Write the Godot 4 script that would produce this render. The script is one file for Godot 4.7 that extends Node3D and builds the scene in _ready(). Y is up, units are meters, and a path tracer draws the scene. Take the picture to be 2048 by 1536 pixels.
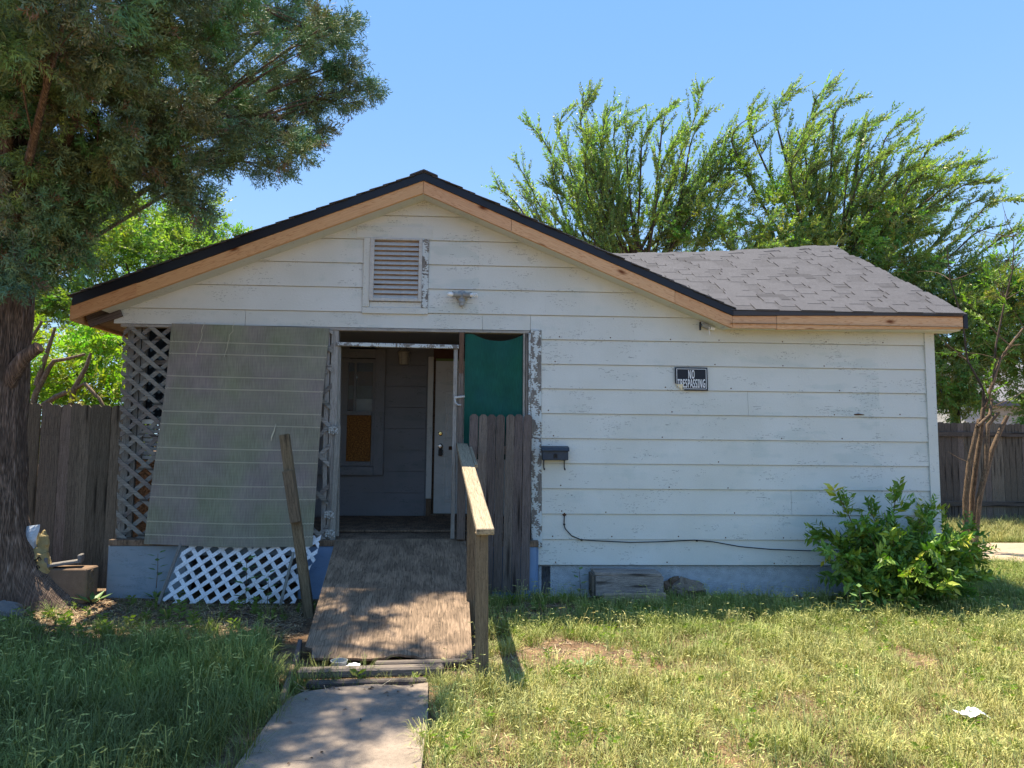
extends Node3D

var rng := RandomNumberGenerator.new()
var taken := {}
var T := {}
var M := {}

# ------------------------------------------------------------------ mesh building
class MB:
	var v := PackedVector3Array()
	var n := PackedVector3Array()
	func tri(a: Vector3, b: Vector3, c: Vector3) -> void:
		var k := (b - a).cross(c - a)
		if k.length_squared() < 1e-18:
			return
		k = k.normalized()
		v.append(a); v.append(c); v.append(b)
		n.append(k); n.append(k); n.append(k)
	func tri_from(a: Vector3, b: Vector3, c: Vector3, o: Vector3) -> void:
		if (b - a).cross(c - a).dot((a + b + c) / 3.0 - o) < 0:
			tri(a, c, b)
		else:
			tri(a, b, c)
	func quad(a: Vector3, b: Vector3, c: Vector3, d: Vector3) -> void:
		tri(a, b, c); tri(a, c, d)
	func smooth(a: Vector3, b: Vector3, c: Vector3, na: Vector3, nb: Vector3, nc: Vector3) -> void:
		v.append(a); v.append(c); v.append(b)
		n.append(na); n.append(nc); n.append(nb)
	func box(o: Vector3, s: Vector3, b := 0.0, B := Basis.IDENTITY) -> void:
		var h := s * 0.5
		b = minf(b, minf(h.x, minf(h.y, h.z)) * 0.8)
		for ax in 3:
			var u := (ax + 1) % 3
			var w := (ax + 2) % 3
			for sg in [-1.0, 1.0]:
				var p: Array[Vector3] = []
				for k in [[-1, -1], [1, -1], [1, 1], [-1, 1]]:
					var q := Vector3.ZERO
					q[ax] = sg * h[ax]
					q[u] = k[0] * (h[u] - b)
					q[w] = k[1] * (h[w] - b)
					p.append(o + B * q)
				tri_from(p[0], p[1], p[2], o); tri_from(p[0], p[2], p[3], o)
				if b <= 0.0:
					continue
				for sw in [-1.0, 1.0]:
					var e: Array[Vector3] = []
					for k in [[0, -1], [0, 1], [1, 1], [1, -1]]:
						var q := Vector3.ZERO
						q[ax] = sg * (h[ax] - (b if k[0] == 1 else 0.0))
						q[u] = sw * (h[u] - (b if k[0] == 0 else 0.0))
						q[w] = k[1] * (h[w] - b)
						e.append(o + B * q)
					tri_from(e[0], e[1], e[2], o); tri_from(e[0], e[2], e[3], o)
		if b > 0.0:
			for x in [-1.0, 1.0]:
				for y in [-1.0, 1.0]:
					for z in [-1.0, 1.0]:
						var c := Vector3(x * h.x, y * h.y, z * h.z)
						var i := Vector3(x, y, z) * b
						tri_from(o + B * (c - Vector3(0, i.y, i.z)), o + B * (c - Vector3(i.x, 0, i.z)), o + B * (c - Vector3(i.x, i.y, 0)), o)
	func prism(poly: PackedVector2Array, zb: float, zf: float, k := 0.0, ytop := 0.0) -> void:
		var area := 0.0
		for i in poly.size():
			area += poly[i].cross(poly[(i + 1) % poly.size()])
		if area < 0:
			poly.reverse()
		var idx := Geometry2D.triangulate_polygon(poly)
		for i in range(0, idx.size(), 3):
			var a := poly[idx[i]]
			var b := poly[idx[i + 1]]
			var c := poly[idx[i + 2]]
			if (b - a).cross(c - a) < 0:
				var t := b
				b = c
				c = t
			tri(Vector3(a.x, a.y, zf + k * (ytop - a.y)), Vector3(b.x, b.y, zf + k * (ytop - b.y)), Vector3(c.x, c.y, zf + k * (ytop - c.y)))
			tri(Vector3(a.x, a.y, zb), Vector3(c.x, c.y, zb), Vector3(b.x, b.y, zb))
		for i in poly.size():
			var a := poly[i]
			var b := poly[(i + 1) % poly.size()]
			quad(Vector3(a.x, a.y, zb), Vector3(b.x, b.y, zb), Vector3(b.x, b.y, zf + k * (ytop - b.y)), Vector3(a.x, a.y, zf + k * (ytop - a.y)))
	func tube(p: Array, r: Array, sides := 6, bump := 0.0, rg: RandomNumberGenerator = null) -> void:
		var rings: Array = []
		var norms: Array = []
		var side := Vector3.UP.cross((p[1] - p[0]).normalized())
		if side.length() < 0.1:
			side = Vector3.RIGHT
		for i in p.size():
			var t: Vector3 = (p[mini(i + 1, p.size() - 1)] - p[maxi(i - 1, 0)]).normalized()
			side = (side - t * side.dot(t)).normalized()
			var up := t.cross(side)
			var ring: Array[Vector3] = []
			var nn: Array[Vector3] = []
			for s in sides:
				var a := TAU * s / sides
				var d := side * cos(a) + up * sin(a)
				var rr: float = r[i] * (1.0 + (rg.randf_range(-bump, bump) if rg else 0.0))
				ring.append(p[i] + d * rr)
				nn.append(d)
			rings.append(ring)
			norms.append(nn)
		for i in p.size() - 1:
			for s in sides:
				var q := (s + 1) % sides
				smooth(rings[i][s], rings[i][q], rings[i + 1][q], norms[i][s], norms[i][q], norms[i + 1][q])
				smooth(rings[i][s], rings[i + 1][q], rings[i + 1][s], norms[i][s], norms[i + 1][q], norms[i + 1][s])
		for e in [0, p.size() - 1]:
			for s in sides:
				tri_from(p[e], rings[e][s], rings[e][(s + 1) % sides], p[1] if e == 0 else p[p.size() - 2])
	func lathe(o: Vector3, prof: Array, sides := 16, B := Basis.IDENTITY) -> void:
		for i in prof.size() - 1:
			var d := Vector2(prof[i + 1][0] - prof[i][0], prof[i + 1][1] - prof[i][1])
			var m := Vector2(d.y, -d.x).normalized()
			for s in sides:
				var a := TAU * s / sides
				var b := TAU * (s + 1) / sides
				var da := Vector3(cos(a), 0, -sin(a))
				var db := Vector3(cos(b), 0, -sin(b))
				var p0: Vector3 = o + B * (da * prof[i][0] + Vector3.UP * prof[i][1])
				var p1: Vector3 = o + B * (db * prof[i][0] + Vector3.UP * prof[i][1])
				var p2: Vector3 = o + B * (db * prof[i + 1][0] + Vector3.UP * prof[i + 1][1])
				var p3: Vector3 = o + B * (da * prof[i + 1][0] + Vector3.UP * prof[i + 1][1])
				var na := B * (da * m.x + Vector3.UP * m.y)
				var nb := B * (db * m.x + Vector3.UP * m.y)
				if prof[i][0] > 0:
					smooth(p0, p1, p2, na, nb, nb)
				if prof[i + 1][0] > 0:
					smooth(p0, p2, p3, na, nb, na)
	func mesh() -> ArrayMesh:
		var a := []
		a.resize(Mesh.ARRAY_MAX)
		a[Mesh.ARRAY_VERTEX] = v
		a[Mesh.ARRAY_NORMAL] = n
		var m := ArrayMesh.new()
		m.add_surface_from_arrays(Mesh.PRIMITIVE_TRIANGLES, a)
		return m

func V(x: float, y: float, z: float) -> Vector3:
	return Vector3(x, y, z)

func P2(a: Array) -> PackedVector2Array:
	var p := PackedVector2Array()
	for i in range(0, a.size(), 2):
		p.append(Vector2(a[i], a[i + 1]))
	return p

func rect(x0: float, y0: float, x1: float, y1: float) -> PackedVector2Array:
	return P2([x0, y0, x1, y0, x1, y1, x0, y1])

# ------------------------------------------------------------------ nodes
func numbered(called: String, parent: Node) -> String:
	var k := str(parent.get_instance_id()) + called
	taken[k] = taken.get(k, -1) + 1
	return called if taken[k] == 0 else "%s_%03d" % [called, taken[k]]

func part(parent: Node, called: String, mesh: Mesh, m: Material, xf := Transform3D.IDENTITY) -> MeshInstance3D:
	var o := MeshInstance3D.new()
	o.name = numbered(called, parent)
	o.mesh = mesh
	o.material_override = m
	o.transform = xf
	parent.add_child(o, true)
	return o

func hub(parent: Node, called: String, at := Vector3.ZERO) -> Node3D:
	var o := Node3D.new()
	o.name = numbered(called, parent)
	o.position = at
	parent.add_child(o, true)
	return o

func tag(o: Node, label: String, category: String, group := "") -> Node:
	o.set_meta("label", label)
	o.set_meta("category", category)
	if group != "":
		o.set_meta("group", group)
	return o

func kind(o: Node, k: String) -> Node:
	o.set_meta("kind", k)
	return o

func thing(called: String, label: String, category: String, at := Vector3.ZERO, group := "") -> Node3D:
	var o := hub(self, called, at)
	tag(o, label, category, group)
	return o

func boxm(s: Vector3, b := 0.003) -> ArrayMesh:
	var k := "box %s %s" % [s, b]
	if not T.has(k):
		var q := MB.new()
		q.box(Vector3.ZERO, s, b)
		T[k] = q.mesh()
	return T[k]

func span(a: Vector3, b: Vector3, facing := Vector3.BACK) -> Transform3D:
	# x runs from a to b, z as near to facing as it goes
	var x := (b - a).normalized()
	var z := (facing - x * facing.dot(x)).normalized()
	return Transform3D(Basis(x, z.cross(x), z), (a + b) * 0.5)

func beam(parent: Node, called: String, a: Vector3, b: Vector3, wide: float, thick: float, m: Material, facing := Vector3.BACK, bev := 0.003) -> MeshInstance3D:
	var l := snappedf(a.distance_to(b), 0.001)
	return part(parent, called, boxm(Vector3(l, wide, thick), bev), m, span(a, b, facing))

func flat(parent: Node, called: String, poly: PackedVector2Array, zb: float, zf: float, m: Material, k := 0.0, ytop := 0.0, xf := Transform3D.IDENTITY) -> MeshInstance3D:
	var q := MB.new()
	q.prism(poly, zb, zf, k, ytop)
	return part(parent, called, q.mesh(), m, xf)

func tube_part(parent: Node, called: String, p: Array, r: Array, m: Material, sides := 6, bump := 0.0) -> MeshInstance3D:
	var q := MB.new()
	q.tube(p, r, sides, bump, rng)
	return part(parent, called, q.mesh(), m)

func many(parent: Node, called: String, mesh: Mesh, m: Material, xfs: Array, cols: Array) -> MultiMeshInstance3D:
	var mm := MultiMesh.new()
	mm.transform_format = MultiMesh.TRANSFORM_3D
	mm.use_colors = true
	mm.mesh = mesh
	mm.instance_count = xfs.size()
	for i in xfs.size():
		mm.set_instance_transform(i, xfs[i])
		mm.set_instance_color(i, cols[i])
	var o := MultiMeshInstance3D.new()
	o.name = numbered(called, parent)
	o.multimesh = mm
	o.material_override = m
	parent.add_child(o, true)
	o.set_meta("kind", "stuff")
	return o

# ------------------------------------------------------------------ textures and materials
func noise(seed_: int, freq: float, oct := 3, type := FastNoiseLite.TYPE_SIMPLEX_SMOOTH) -> FastNoiseLite:
	var n := FastNoiseLite.new()
	n.seed = seed_
	n.frequency = freq
	n.noise_type = type
	n.fractal_octaves = oct
	if oct <= 1:
		n.fractal_type = FastNoiseLite.FRACTAL_NONE
	return n

func tn(n: FastNoiseLite, u: float, v: float, w: float, h: float) -> float:
	# noise over [0,1]x[0,1] that repeats without a seam
	var r := n.get_noise_2d(u * w, v * h)
	if u > 0.85:
		r = lerpf(r, n.get_noise_2d((u - 1) * w, v * h), (u - 0.85) / 0.15)
	if v > 0.85:
		var q := n.get_noise_2d(u * w, (v - 1) * h)
		if u > 0.85:
			q = lerpf(q, n.get_noise_2d((u - 1) * w, (v - 1) * h), (u - 0.85) / 0.15)
		r = lerpf(r, q, (v - 0.85) / 0.15)
	return r

func bake(w: int, h: int, fn: Callable) -> ImageTexture:
	var d := PackedByteArray()
	d.resize(w * h * 3)
	var i := 0
	for y in h:
		for x in w:
			var c: Color = fn.call((x + 0.5) / w, (y + 0.5) / h)
			d[i] = clampi(int(c.r * 255), 0, 255)
			d[i + 1] = clampi(int(c.g * 255), 0, 255)
			d[i + 2] = clampi(int(c.b * 255), 0, 255)
			i += 3
	return ImageTexture.create_from_image(Image.create_from_data(w, h, false, Image.FORMAT_RGB8, d))

func g(x: float) -> Color:
	return Color(x, x, x)

func make_textures() -> void:
	var a := noise(1, 1.0, 4)
	var b := noise(2, 1.0, 2)
	var c := noise(3, 1.0, 3)
	# weathered timber: grain along u, knots
	var knots := [[0.18, 0.3], [0.62, 0.72], [0.85, 0.22], [0.41, 0.88]]
	T.wood = bake(512, 512, func(u, v):
		var w = v + 0.02 * b.get_noise_2d(u * 3, v * 4)
		var dark := 0.0
		for k in knots:
			var dx = (u - k[0]) * 7.0
			var dy = (v - k[1]) * 20.0
			var e = dx * dx + dy * dy
			w += 0.018 * signf(dy) * exp(-e * 0.6)
			dark += 0.45 * exp(-e * 2.5)
		var s = a.get_noise_2d(u * 5, w * 90) * 0.28 + b.get_noise_2d(u * 14, w * 220) * 0.2
		var crack = clampf((absf(c.get_noise_2d(u * 2.2 + 7, w * 55)) - 0.012) * 30.0, 0, 1)
		var x = clampf(0.84 + s - dark, 0.1, 1) * lerpf(0.45, 1.0, crack)
		return Color(x, x * (0.985 - 0.03 * dark), x * (0.965 - 0.05 * dark)))
	# sawn boards and plywood: the rings of the tree cut lengthwise
	var rings := func(u, v, across, along, seed_):
		var f = a.get_noise_2d(u * along + seed_, v * across) * 9.0 + v * across * 2.5
		var r = f - floorf(f)
		var line = smoothstep(0.55, 0.95, r) * (1.0 - smoothstep(0.95, 1.0, r))
		return line
	T.pine = bake(512, 256, func(u, v):
		var dark := 0.0
		var w = v
		for k in [[0.12, 0.6], [0.47, 0.35], [0.78, 0.7]]:
			var dx = (u - k[0]) * 26.0
			var dy = (v - k[1]) * 9.0
			var e = dx * dx + dy * dy
			w += 0.05 * signf(dy) * exp(-e * 0.5)
			dark += exp(-e * 5.0)
		var l = rings.call(u, w, 2.2, 1.1, 3.0)
		var x = 0.93 - 0.1 * l + 0.05 * b.get_noise_2d(u * 6, w * 110)
		x -= 0.5 * dark
		return Color(x, x - 0.06 * l - 0.13 * dark, x - 0.11 * l - 0.22 * dark))
	T.ply = bake(1024, 512, func(u, v):
		var f = a.get_noise_2d(u * 2.6, v * 0.9) * 13.0
		var r = absf(f - roundf(f)) * 2.0
		var l = smoothstep(0.55, 1.0, r)
		var fib = b.get_noise_2d(u * 300, v * 12) * 0.16 + c.get_noise_2d(u * 90, v * 6) * 0.09
		var wear = c.get_noise_2d(u * 5, v * 4)
		var x = 0.76 + fib - 0.08 * l + 0.06 * wear + 0.12 * smoothstep(-0.06, 0.1, c.get_noise_2d(u * 6, v * 5) + 0.5 * b.get_noise_2d(u * 70, v * 9)) - 0.08
		x *= 0.55 if absf(c.get_noise_2d(u * 40 + 9, v * 1.5)) < 0.012 else 1.0
		return Color(x, x * 0.97, x * 0.93))
	# old exterior paint: fine cracks that follow the embossed grain, specks, stains
	T.paint = bake(1024, 512, func(u, v):
		var row = fposmod(v * 8.4, 1.0)
		var st = tn(a, u, v, 5, 3)
		var st2 = tn(c, u, v, 26, 9)
		var x = 0.93 + 0.035 * st + 0.02 * tn(b, u, v, 240, 120)
		var k = tn(b, u, v, 9, 95) + 0.12 * tn(c, u, v, 60, 60)
		var where = tn(c, u + 0.3, v, 6, 8)
		if absf(k) < 0.02 and where > 0.2:
			x *= 0.72
		if tn(a, u, v, 120, 90) > 0.6 and st2 > 0.3:
			x *= 0.7
		var smear = smoothstep(0.2, 0.9, tn(a, u + 0.4, v, 4, 9) + 0.5 * st2)
		x -= 0.03 * smear
		return Color(x - 0.015 * smear, x, x + 0.012 + 0.01 * st))
	T.emboss = bake(512, 256, func(u, v):
		var f = tn(a, u, v, 9, 5) * 10.0 + tn(b, u, v, 40, 60) * 0.8
		return g(0.5 + 0.4 * sin(f * 6.0) * smoothstep(-0.1, 0.4, tn(c, u, v, 12, 6)) + 0.15 * tn(b, u, v, 60, 160)))
	T.peel = bake(512, 256, func(u, v):
		var m = tn(a, u, v, 5, 4.5) + 0.45 * tn(b, u, v, 50, 14)
		var grain = tn(b, u, v, 12, 90)
		if m > 0.0:
			var x = 0.93 + 0.06 * grain - (0.05 if m < 0.03 else 0.0)
			return Color(x * 0.97, x, x)
		var y = 0.56 + 0.22 * grain
		return Color(y, y * 0.955, y * 0.91))
	T.soil = bake(512, 512, func(u, v):
		var x = 0.72 + 0.25 * tn(a, u, v, 9, 9) + 0.22 * tn(b, u, v, 120, 120) + 0.12 * tn(c, u, v, 40, 40)
		var s = tn(c, u, v, 14, 14)
		return Color(x, x * (0.92 - 0.08 * s), x * (0.84 - 0.14 * s)))
	T.grit = bake(512, 512, func(u, v):
		var x = 0.84 + 0.12 * tn(b, u, v, 190, 190) + 0.07 * tn(a, u, v, 5, 5) + 0.06 * tn(c, u, v, 30, 30)
		if tn(c, u, v, 110, 110) > 0.5:
			x -= 0.2
		return Color(x, x * 0.985, x * 0.96))
	T.granule = bake(256, 256, func(u, v):
		var x = 0.7 + 0.5 * tn(b, u, v, 120, 120) + 0.05 * tn(a, u, v, 6, 6)
		return Color(x, x * 0.99, x * 1.01))
	T.bark = bake(512, 512, func(u, v):
		var r = absf(tn(a, u, v, 26, 4))
		var x = 0.5 + 0.9 * r + 0.3 * tn(b, u, v, 70, 14) + 0.12 * tn(c, u, v, 5, 4)
		return Color(x, x * 0.95, x * 0.9))
	T.stucco = bake(256, 256, func(u, v):
		return g(0.5 + 0.55 * tn(a, u, v, 26, 26) + 0.3 * tn(b, u, v, 70, 70)))
	T.weave = bake(512, 512, func(u, v):
		var x = 0.86 + 0.12 * tn(b, u, v, 190, 9) + 0.06 * sin(v * TAU * 128.0) + 0.07 * tn(c, u, v, 4, 5)
		var y = tn(a, u, v, 2.3, 2.0) * 0.09
		return Color(x - y * 0.4, x + y * 0.5, x - y))
	T.osb = bake(512, 512, func(u, v):
		var f = tn(a, u, v, 22, 30) + 0.6 * tn(b, u, v, 60, 34)
		var x = 0.74 + 0.42 * f
		x -= 0.25 if absf(tn(c, u, v, 34, 30)) < 0.03 else 0.0
		return Color(x, x * 0.92, x * 0.8))
	T.fine = bake(256, 256, func(u, v):
		return g(0.9 + 0.12 * tn(b, u, v, 60, 60) + 0.1 * tn(a, u, v, 5, 5)))

func lin(r: float, gg: float, b: float) -> Color:
	return Color(r, gg, b).linear_to_srgb()

func mat(c: Color, rough := 0.9, tex = null, sc := Vector3.ONE, hm = null, hs := 0.0, off := Vector3.ZERO) -> StandardMaterial3D:
	var m := StandardMaterial3D.new()
	m.albedo_color = c
	m.roughness = rough
	m.metallic_specular = 0.35
	if tex:
		m.albedo_texture = tex
	if hm:
		m.heightmap_enabled = true
		m.heightmap_texture = hm
		m.heightmap_scale = hs
	if tex or hm:
		m.uv1_triplanar = true
		m.uv1_scale = sc
		m.uv1_offset = off
	return m

func woods(c: Color, n: int, sc: Vector3, tex, spread := 0.12, rough := 0.9) -> Array:
	var out := []
	for i in n:
		var k := 1.0 + rng.randf_range(-spread, spread)
		out.append(mat(Color(c.r * k, c.g * k * (1 + rng.randf_range(-0.02, 0.02)), c.b * k * (1 + rng.randf_range(-0.03, 0.03))), rough, tex, sc, tex, 0.12, Vector3(rng.randf(), rng.randf(), rng.randf())))
	return out

func leafmat(back: Color, rough := 0.55) -> StandardMaterial3D:
	var m := StandardMaterial3D.new()
	m.albedo_color = Color.WHITE
	m.vertex_color_use_as_albedo = true
	m.roughness = rough
	m.metallic_specular = 0.4
	m.cull_mode = BaseMaterial3D.CULL_DISABLED
	if back.v > 0:
		m.backlight_enabled = true
		m.backlight = back
	return m

func make_materials() -> void:
	var ws := Vector3(0.5, 2.2, 2.2)
	M.siding = mat(lin(0.71, 0.73, 0.66), 0.75, T.paint, Vector3(0.23, 0.46, 0.46), T.emboss, 0.12)
	M.trim = mat(lin(0.68, 0.7, 0.63), 0.75, T.paint, Vector3(0.31, 0.7, 0.7), T.emboss, 0.1, V(0.3, 0.2, 0.1))
	M.peel = mat(lin(0.66, 0.68, 0.68), 0.8, T.peel, Vector3(0.8, 1.7, 1.7), T.peel, 0.12)
	M.peel2 = mat(lin(0.47, 0.46, 0.43), 0.8, T.wood, Vector3(0.45, 2.4, 2.4), T.wood, 0.12, V(0.4, 0.63, 0.2))
	M.vent_metal = mat(lin(0.6, 0.6, 0.57), 0.5, T.fine, Vector3.ONE * 2)
	M.vent_back = mat(lin(0.55, 0.43, 0.33), 0.9, T.wood, ws)
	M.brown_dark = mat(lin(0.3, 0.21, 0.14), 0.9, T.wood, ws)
	M.pine = woods(lin(0.76, 0.46, 0.24), 4, Vector3(0.4, 3.0, 3.0), T.pine, 0.06, 0.7)
	M.drip = mat(lin(0.018, 0.02, 0.028), 0.35)
	M.drip_grey = mat(lin(0.055, 0.05, 0.05), 0.4)
	M.shingles = []
	for k in [0.185, 0.175, 0.16, 0.15, 0.12]:
		M.shingles.append(mat(lin(k, k * 1.01, k * 1.07), 0.95, T.granule, Vector3.ONE * 2.4, T.granule, 0.1, V(k * 9, k * 5, 0)))
	M.sheath = mat(lin(0.2, 0.12, 0.08), 0.9, T.wood, ws)
	M.grey_wood = woods(lin(0.2, 0.175, 0.155), 6, Vector3(0.45, 2.4, 2.4), T.wood, 0.16)
	M.fence_wood = woods(lin(0.235, 0.2, 0.165), 6, Vector3(0.45, 2.4, 2.4), T.wood, 0.18)
	M.dark_fence = woods(lin(0.225, 0.185, 0.15), 5, Vector3(0.45, 2.4, 2.4), T.wood, 0.25)
	M.post_wood = woods(lin(0.27, 0.2, 0.13), 4, Vector3(0.5, 2.6, 2.6), T.wood, 0.1)
	M.rail_wood = mat(lin(0.5, 0.42, 0.3), 0.85, T.wood, Vector3(0.45, 2.4, 2.4), T.wood, 0.15, V(0.3, 0.31, 0.55))
	M.step_wood = mat(lin(0.4, 0.365, 0.335), 0.9, T.wood, Vector3(0.8, 2.4, 2.4), T.wood, 0.15, V(0.1, 0.7, 0.3))
	M.lattice = woods(lin(0.34, 0.335, 0.315), 3, Vector3(0.5, 3, 3), T.wood, 0.1)
	M.white_vinyl = mat(lin(0.82, 0.84, 0.86), 0.45, T.fine, Vector3.ONE)
	M.ply = mat(lin(0.4, 0.3, 0.22), 0.9, T.ply, Vector3(0.62, 0.42, 0.5), T.ply, 0.25)
	M.floor_ply = mat(lin(0.36, 0.265, 0.195), 0.9, T.ply, Vector3(0.6, 0.6, 0.6), T.ply, 0.15, V(0.3, 0.1, 0.4))
	M.found = mat(lin(0.27, 0.325, 0.36), 0.8, T.paint, Vector3(0.5, 1.1, 1.1), T.stucco, 0.06)
	M.found_blue = mat(lin(0.2, 0.3, 0.45), 0.8, T.paint, Vector3(0.5, 1.1, 1.1), T.stucco, 0.06)
	M.stucco = mat(lin(0.5, 0.56, 0.6), 0.9, T.fine, Vector3.ONE * 2, T.stucco, 0.9)
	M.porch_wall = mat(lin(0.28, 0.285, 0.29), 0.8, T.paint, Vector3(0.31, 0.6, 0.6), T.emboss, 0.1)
	M.door = mat(lin(0.8, 0.8, 0.74), 0.6, T.paint, Vector3(0.7, 0.9, 0.9))
	M.door_trim = mat(lin(0.8, 0.79, 0.71), 0.7, T.paint, Vector3(0.5, 0.8, 0.8))
	M.glass_dark = mat(lin(0.015, 0.02, 0.025), 0.08)
	M.strip_blue = mat(lin(0.06, 0.075, 0.13), 0.8)
	M.pane = mat(Color(0.75, 0.82, 0.85, 0.14), 0.05)
	M.pane.transparency = BaseMaterial3D.TRANSPARENCY_ALPHA
	M.osb = mat(lin(0.5, 0.27, 0.1), 0.85, T.osb, Vector3.ONE * 1.6)
	M.osb2 = mat(lin(0.5, 0.28, 0.17), 0.85, T.osb, Vector3.ONE * 1.3, null, 0, V(0.4, 0.1, 0))
	M.cardboard = mat(lin(0.33, 0.2, 0.115), 0.9, T.fine, Vector3.ONE * 2)
	M.brown_card = mat(lin(0.17, 0.09, 0.065), 0.9, T.fine, Vector3.ONE * 2)
	M.white_card = mat(lin(0.55, 0.57, 0.56), 0.9, T.fine, Vector3.ONE * 2)
	M.grey_card = mat(lin(0.2, 0.2, 0.19), 0.9, T.fine, Vector3.ONE * 2)
	M.brass = mat(lin(0.7, 0.52, 0.2), 0.25)
	M.brass.metallic = 1.0
	M.steel = mat(lin(0.55, 0.53, 0.5), 0.3)
	M.steel.metallic = 1.0
	M.black = mat(lin(0.012, 0.012, 0.013), 0.4)
	M.rust = mat(lin(0.12, 0.055, 0.03), 0.9, T.fine, Vector3.ONE * 4)
	M.hinge = mat(lin(0.5, 0.5, 0.48), 0.6, T.peel, Vector3.ONE * 6)
	M.shade = mat(lin(0.3, 0.285, 0.22), 0.95, T.weave, Vector3(0.55, 0.55, 0.55), T.weave, 0.05)
	M.thread = mat(lin(0.56, 0.53, 0.4), 0.9)
	M.green_cloth = mat(lin(0.016, 0.12, 0.09), 0.9, T.weave, Vector3(0.8, 0.8, 0.8))
	M.green_cloth.backlight_enabled = true
	M.green_cloth.backlight = Color(0.2, 0.3, 0.26)
	M.mailbox = mat(lin(0.05, 0.065, 0.09), 0.45, T.fine, Vector3.ONE * 4)
	M.sign_black = mat(lin(0.014, 0.016, 0.024), 0.35)
	M.sign_white = mat(lin(0.72, 0.74, 0.75), 0.45)
	M.sign_back = mat(lin(0.72, 0.66, 0.48), 0.6)
	M.lamp_grey = mat(lin(0.36, 0.38, 0.38), 0.5, T.fine, Vector3.ONE * 8)
	M.lamp_white = mat(lin(0.85, 0.86, 0.84), 0.3)
	M.lantern = mat(lin(0.58, 0.54, 0.43), 0.5, T.fine, Vector3.ONE * 6)
	M.concrete = mat(lin(0.36, 0.3, 0.25), 0.95, T.grit, Vector3.ONE * 0.9, T.grit, 0.2)
	M.slab = mat(lin(0.5, 0.4, 0.3), 0.95, T.grit, Vector3.ONE * 0.5)
	M.soil = mat(lin(0.32, 0.245, 0.175), 0.95, T.soil, Vector3.ONE * 0.45, T.soil, 2.0)
	M.bark = mat(lin(0.36, 0.28, 0.235), 0.95, T.bark, Vector3(1.6, 0.7, 1.6), T.bark, 2.5)
	M.bark_light = mat(lin(0.34, 0.26, 0.19), 0.95, T.bark, Vector3(4, 2, 4), T.bark, 0.6)
	M.bark_pale = mat(lin(0.45, 0.36, 0.27), 0.95, T.bark, Vector3(4, 2, 4), T.bark, 0.6)
	M.bark_dark = mat(lin(0.2, 0.16, 0.13), 0.95, T.bark, Vector3(2, 1, 2))
	M.cut_wood = mat(lin(0.42, 0.25, 0.16), 0.9, T.pine, Vector3(3, 3, 3))
	M.rock = mat(lin(0.32, 0.27, 0.22), 0.95, T.grit, Vector3.ONE * 2, T.stucco, 1.0)
	M.rock_grey = mat(lin(0.26, 0.25, 0.25), 0.95, T.grit, Vector3.ONE * 2, T.stucco, 0.8)
	M.clay = mat(lin(0.27, 0.185, 0.13), 0.95, T.grit, Vector3.ONE * 2)
	M.paper = mat(lin(0.82, 0.84, 0.86), 0.8)
	M.plastic_white = mat(lin(0.62, 0.68, 0.76), 0.4, T.fine, Vector3.ONE * 2)
	M.bag_tan = mat(lin(0.4, 0.3, 0.13), 0.6, T.fine, Vector3.ONE * 3)
	M.bag_dark = mat(lin(0.02, 0.02, 0.025), 0.5)
	M.cable = mat(lin(0.012, 0.012, 0.012), 0.5)
	M.needles = leafmat(Color(0.25, 0.3, 0.14), 0.7)
	M.leaf = leafmat(Color(0.85, 1.0, 0.5), 0.45)
	M.leaf_big = leafmat(Color(0.5, 0.7, 0.2), 0.42)
	M.blade = leafmat(Color(0.4, 0.45, 0.2), 0.6)
	M.litter = leafmat(Color(0, 0, 0), 0.9)
	M.nb_wall = mat(lin(0.6, 0.6, 0.56), 0.8, T.fine, Vector3.ONE)
	M.nb_roof = mat(lin(0.34, 0.34, 0.36), 0.95, T.granule, Vector3.ONE)

# ------------------------------------------------------------------ the scene
func _ready() -> void:
	rng.seed = 20240607
	var cam := Camera3D.new()
	cam.name = "camera"
	cam.fov = rad_to_deg(2.0 * atan(768.0 / 1440.0))
	cam.far = 900.0
	cam.near = 0.05
	cam.transform = Transform3D(Basis(Vector3.UP, -0.0483) * Basis(Vector3.RIGHT, 0.085) * Basis(Vector3.BACK, 0.0095), V(0, 1.55, 7.585))
	add_child(cam)
	cam.current = true
	var sm := ProceduralSkyMaterial.new()
	sm.sky_top_color = Color(0.335, 0.485, 0.685)
	sm.sky_horizon_color = Color(0.595, 0.7, 0.765)
	sm.sky_curve = 0.16
	sm.ground_horizon_color = Color(0.62, 0.66, 0.62)
	sm.ground_bottom_color = Color(0.4, 0.38, 0.3)
	sm.sun_angle_max = 4.0
	var env := Environment.new()
	env.background_mode = Environment.BG_SKY
	env.sky = Sky.new()
	env.sky.sky_material = sm
	env.tonemap_mode = Environment.TONE_MAPPER_LINEAR
	env.tonemap_exposure = 2.6
	env.sdfgi_enabled = true
	env.ssao_enabled = true
	env.ssil_enabled = true
	var we := WorldEnvironment.new()
	we.name = "world_environment"
	we.environment = env
	add_child(we)
	var sun := DirectionalLight3D.new()
	sun.name = "sun"
	sun.light_energy = 1.6
	sun.light_color = Color(1.0, 0.95, 0.86)
	sun.light_angular_distance = 0.5
	sun.shadow_enabled = true
	sun.transform = Transform3D(Basis.looking_at(V(0.23, -1.0, 0.26), Vector3.UP), V(0, 20, 0))
	add_child(sun)
	make_textures()
	make_materials()
	build_ground()
	build_house()
	build_porch()
	build_roof()
	build_fences()
	build_entry()
	build_fixtures()
	build_yard_things()
	build_trees()
	build_grass()

func hill(x: float, z: float) -> float:
	return hn.get_noise_2d(x * 1.3, z * 1.3) * 0.03 + hn.get_noise_2d(x * 6, z * 6) * 0.012

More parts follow.
